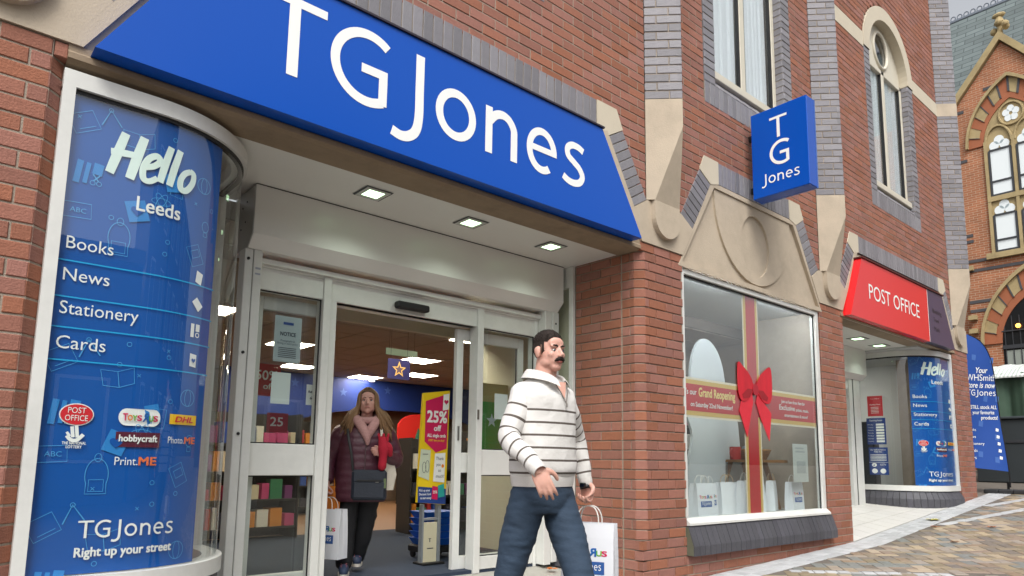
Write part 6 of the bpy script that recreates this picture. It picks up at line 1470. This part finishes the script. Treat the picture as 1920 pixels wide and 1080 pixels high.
for s in (-1, 1):
    cy_ = wy + s * .38
    for z0_, z1_ in ((7.95, 9.15), (9.82, 11.35)):
        h = .29; fr = MB(); zt = z0_ + (z1_ - z0_) * .30
        fr.box(GXF - .06, cy_ - h - .03, z0_, GXF - .02, cy_ - h + .03, z1_).box(GXF - .06, cy_ + h - .03, z0_, GXF - .02, cy_ + h + .03, z1_)
        for z in (z0_, zt, z1_): fr.box(GXF - .062, cy_ - h, z - .03, GXF - .02, cy_ + h, z + .03)
        fr.build('frame', GFR, tw); pane_([(cy_ - h, z0_), (cy_ + h, z0_), (cy_ + h, zt), (cy_ - h, zt)]); pane_([(cy_ - h, zt), (cy_ + h, zt), (cy_ + h, z1_), (cy_ - h, z1_)], GXF - .028)
    for zc_, r_ in ((11.5, .14), (9.3, .14)):
        for dy, dz in ((0, .17), (-.14, 0), (.14, 0)): pane_([(cy_ + dy + r_ * math.cos(t), zc_ + dz + r_ * 1.1 * math.sin(t)) for t in [2 * math.pi * k / 12 for k in range(12)]], GXF - .026)
# lower arched opening with a lit lamp behind its grille
ly = 1.35
arch_ring(ly, .88, 1.05, 4.95, GXF - .05, GXF + .05, mat('orange_trim', '#b86a3c'), 'brick_ring'); arch_ring(ly, 1.05, 1.36, 4.95, GXF - .07, GXF + .05, GST, 'voussoir', [GST, mat('orange_trim', '#b86a3c')]); arch_ring(ly, 1.36, 1.44, 4.95, GXF - .16, GXF + .05, GST, 'hood_mould')
lw = bpy.data.objects.new('window', None); COL.objects.link(lw); lw.parent = goth; ORG[lw.name] = org(goth)
MB().prism([(ly - .88, 3.2)] + pointed(ly, .88, 0, 4.95) + [(ly + .88, 3.2)], 'x', GXF - .012, GXF + .01).build('dark_glass', mat('dark_pane', '#1d2022', .2), lw)
gr = MB()
for i in range(9): gr.box(GXF - .04, ly - .8 + .2 * i - .012, 3.2, GXF - .02, ly - .8 + .2 * i + .012, 5.8)
gr.box(GXF - .06, ly - .88, 4.75, GXF - .02, ly + .88, 4.87).box(GXF - .06, ly - .88, 5.3, GXF - .02, ly + .88, 5.34); gr.build('grille', GFR, lw)
MB().prism([(ly - .8, 3.2), (ly + .8, 3.2), (ly + .8, 4.7), (ly - .8, 4.7)], 'x', GXF - .018, GXF - .014).build('frosted_pane', mat('frosted', '#8f968e', .5), lw)
lamp = thing('glass_lamp', 'small orange lit globe lamp behind the arched grille', 'lamp', (GXF - .08, 1.78, 5.40)); e = MB(); e.ell((GXF - .08, 1.78, 5.45), .06, .07, .07, 12, 8); e.build('globe', mat('lamp_glow', '#ffb060', .4, emit='#ff9a40', estr=4), lamp)
for z, d in ((7.4, .02), (7.72, .03), (6.35, .02), (6.05, .02), (5.02, .02), (4.72, .02), (8.6, .02), (8.4, .02), (11.2, .02), (12.95, .02), (13.5, .02)):
    if z > 8 and z < 13: rngs = [(3.04, 2.80)]
    elif z > 13: rngs = [(2.65, .6)] if z < 13.2 else [(2.2, 1.0)]
    else: rngs = [(3.04, 2.82)] if z < 5.5 else [(3.04, 2.45)] if z < 6.4 else [(3.04, -2)]
    for a, b in rngs: MB().box(GXF - d, b, z, GXF + .02, a, z + .10).build('dark_band', DKB, goth)
for z in (7.45, 5.8, 5.35): MB().prism([(0, z), (-.22, z + .05), (-.22, z + .15), (0, z + .2)], 'y', 0, 1) if False else MB().box(GXF - .18, 2.85, z, GXF + .02, 3.08, z + .14).build('stone_block', GST, goth)
sky_l = MB().prism([(2.95, 13.1), (3.25, 13.1), (3.25, 13.9), (3.1, 13.9)], 'x', GXF + .3, GXF + .5); sky_l.build('dormer_light', GWH, goth)
MB().box(GXF + 2.4, -1.5, 18.3, GXF + 3.4, -.4, 20.5).build('chimney', GB, goth)

# ================================================================== market stall and bin in the square
stl = thing('market_stall', 'market stall with striped white awning and green tarpaulin sides', 'stall', (19, .0, .93))
STR = bpy.data.materials.new('striped_canvas'); STR.use_nodes = True; t = STR.node_tree; b = t.nodes['Principled BSDF']; b.inputs['Roughness'].default_value = .8; tc = t.nodes.new('ShaderNodeTexCoord'); wv = t.nodes.new('ShaderNodeTexWave'); wv.bands_direction = 'Y'; wv.inputs['Scale'].default_value = 4.2; rp = t.nodes.new('ShaderNodeValToRGB'); rp.color_ramp.interpolation = 'CONSTANT'; rp.color_ramp.elements[0].color = (*lin('#b9c4bd'), 1); rp.color_ramp.elements[1].color = (*lin('#dfe2de'), 1); rp.color_ramp.elements[1].position = .5
t.links.new(tc.outputs['Object'], wv.inputs['Vector']); t.links.new(wv.outputs['Color'], rp.inputs[0]); t.links.new(rp.outputs[0], b.inputs['Base Color'])
TARP = mat('green_tarp', '#47604f', .6, var=.2, vscale=2, bump=.5, bscale=5)
N = 30; rr = []
for i in range(N + 1):
    y = 1.1 - 4.0 * i / N; sg_ = .05 * abs(math.sin(i * .9)); rr.append([(18.2, y, 2.98 + sg_ * .2), (18.2, y, 3.02), (18.6, y, 3.26 - sg_), (19.4, y, 3.45 - sg_)])
MB().loft(rr, cap=False, closed=False).build('awning', STR, stl, smooth=False, fix=False)
rr = []
for i in range(61):
    y = 1.05 - 3.9 * i / 60; w = .10 * math.sin(i * .8) + .05 * math.sin(i * 2.1); rr.append([(18.45 + w, y, 1.0), (18.4 + w * .8, y, 2.0), (18.35 + w * .3, y, 3.1)])
MB().loft(rr, cap=False, closed=False).build('tarpaulin', TARP, stl, smooth=True, fix=False)
for y in (1.0, -1.0, -2.8): MB().tube([(18.3, y, .92), (18.3, y, 3.1)], .03, 8).build('pole', mat('steel', '#8b8b88'), stl)
bn = thing('market_counter', 'dark grey steel market counter with a rainbow poster', 'counter', (16.9, .0, gz(16.9)))
zb = gz(16.9) - .02; MB().bbox(16.6, -2.2, zb, 17.3, .66, 1.98, .02).build('body', mat('bin_grey', '#33393c', .5, var=.1, vscale=3), bn); MB().bbox(16.55, -2.25, 1.98, 17.35, .70, 2.03, .01).build('top', mat('bin_top', '#3f464a', .4), bn); MB().bbox(16.58, -2.2, 1.50, 16.61, .15, 1.56, .005).build('handle', GFR, bn)
pp = MB().box(16.59, .35, 1.45, 16.597, .62, 1.85); pst = thing('poster', 'small rainbow poster on the dark market counter', 'poster', (16.59, .48, 1.45)); pp.build('sheet', LETW, pst)
for i, cc in enumerate(('#d23a3a', '#e8963a', '#e8d84a', '#58a85a', '#4a6ac0')): letters(pst, [ribbon(arc(.56, 1.50, .22 - .03 * i, .30 - .035 * i, 70, 180, 12), .026)], lambda u, v, d=0: (16.586 - d, u - .0, v), mat('rainbow_%d' % i, cc, .6), 'rainbow_band')

# ================================================================== buildings across the street, seen only mirrored in the glass
OPW = [mat('grey_render', '#77736e', .85, var=.08, vscale=1), mat('buff_render', '#8a7f70', .85, var=.08, vscale=1), mat('brown_brick_far', '#6a4a3e', .85, var=.12, vscale=2)]
OPG = mat('street_pane', '#7f8fa0', .08, spec=.8)
for i, (x0, x1, h, lb) in enumerate(((-9, 4.2, 5.6, 'grey rendered building across the street'), (4.6, 10, 10.0, 'buff stone building across the street'), (10.4, 24, 9.0, 'brown brick building across the street'))):
    t = thing('street_building', lb, 'building', ((x0 + x1) / 2, -15, -.4)); MB().box(x0, -19, -.6, x1, -14.5, h).build('wall', OPW[i], t); MB().box(x0 - .1, -14.55, h, x1 + .1, -14.2, h + .35).build('cornice', OPW[1], t)
    n = int((x1 - x0) / 2.2)
    for a in range(n):
        for z in (.8, 4.0, 7.0):
            if z + 2 > h: continue
            xc = x0 + (x1 - x0) * (a + .5) / n; w = MB().box(xc - .55, -14.5, z, xc + .55, -14.44, z + 2.0).build('window', LETW, t); MB().box(xc - .47, -14.44, z + .08, xc + .47, -14.43, z + 1.92).build('pane', OPG, w)
# ================================================================== fallen leaves and litter
LEAF = [mat('leaf_orange', '#b8682c', .7), mat('leaf_yellow', '#b9b05a', .7), mat('leaf_brown', '#7a4f30', .7)]
def leaf(x, y, z, s, m, label, a):
    P = []
    for i in range(14):
        t = 2 * math.pi * i / 14; r = s * (1 if i % 2 else .62) * (1.15 if i in (3, 7, 11) else 1); P.append((x + r * math.cos(t + a), y + r * math.sin(t + a), z + .008 + .012 * ((i * 7) % 5) / 5))
    mb = MB(); mb.add(P + [(x, y, z + .004)], [(i, (i + 1) % 14, 14) for i in range(14)]); mb.tube([(x, y, z + .006), (x - s * 1.5 * math.cos(a), y - s * 1.5 * math.sin(a), z + .012)], .0025, 5); one(mb, 'fallen_leaf', LEAF[m], label, 'leaf')
leaf(4.62, .86, .0, .055, 0, 'orange fallen leaf on the entrance floor by the brick pier', .4)
leaf(11.2, -.22, gz(11.2) + .012, .10, 1, 'yellow green fallen leaf on the sett band by the post office', 1.0)
leaf(10.6, -.42, gz(10.6) + .012, .05, 0, 'small orange leaf at the edge of the sett band', 2.0)
leaf(9.6, -.95, gz(9.6) + .012, .05, 2, 'brown leaf on the patterned pavers', .2)
leaf(10.9, -1.0, gz(10.9) + .012, .05, 0, 'orange leaf furthest right on the pavers', 2.6)
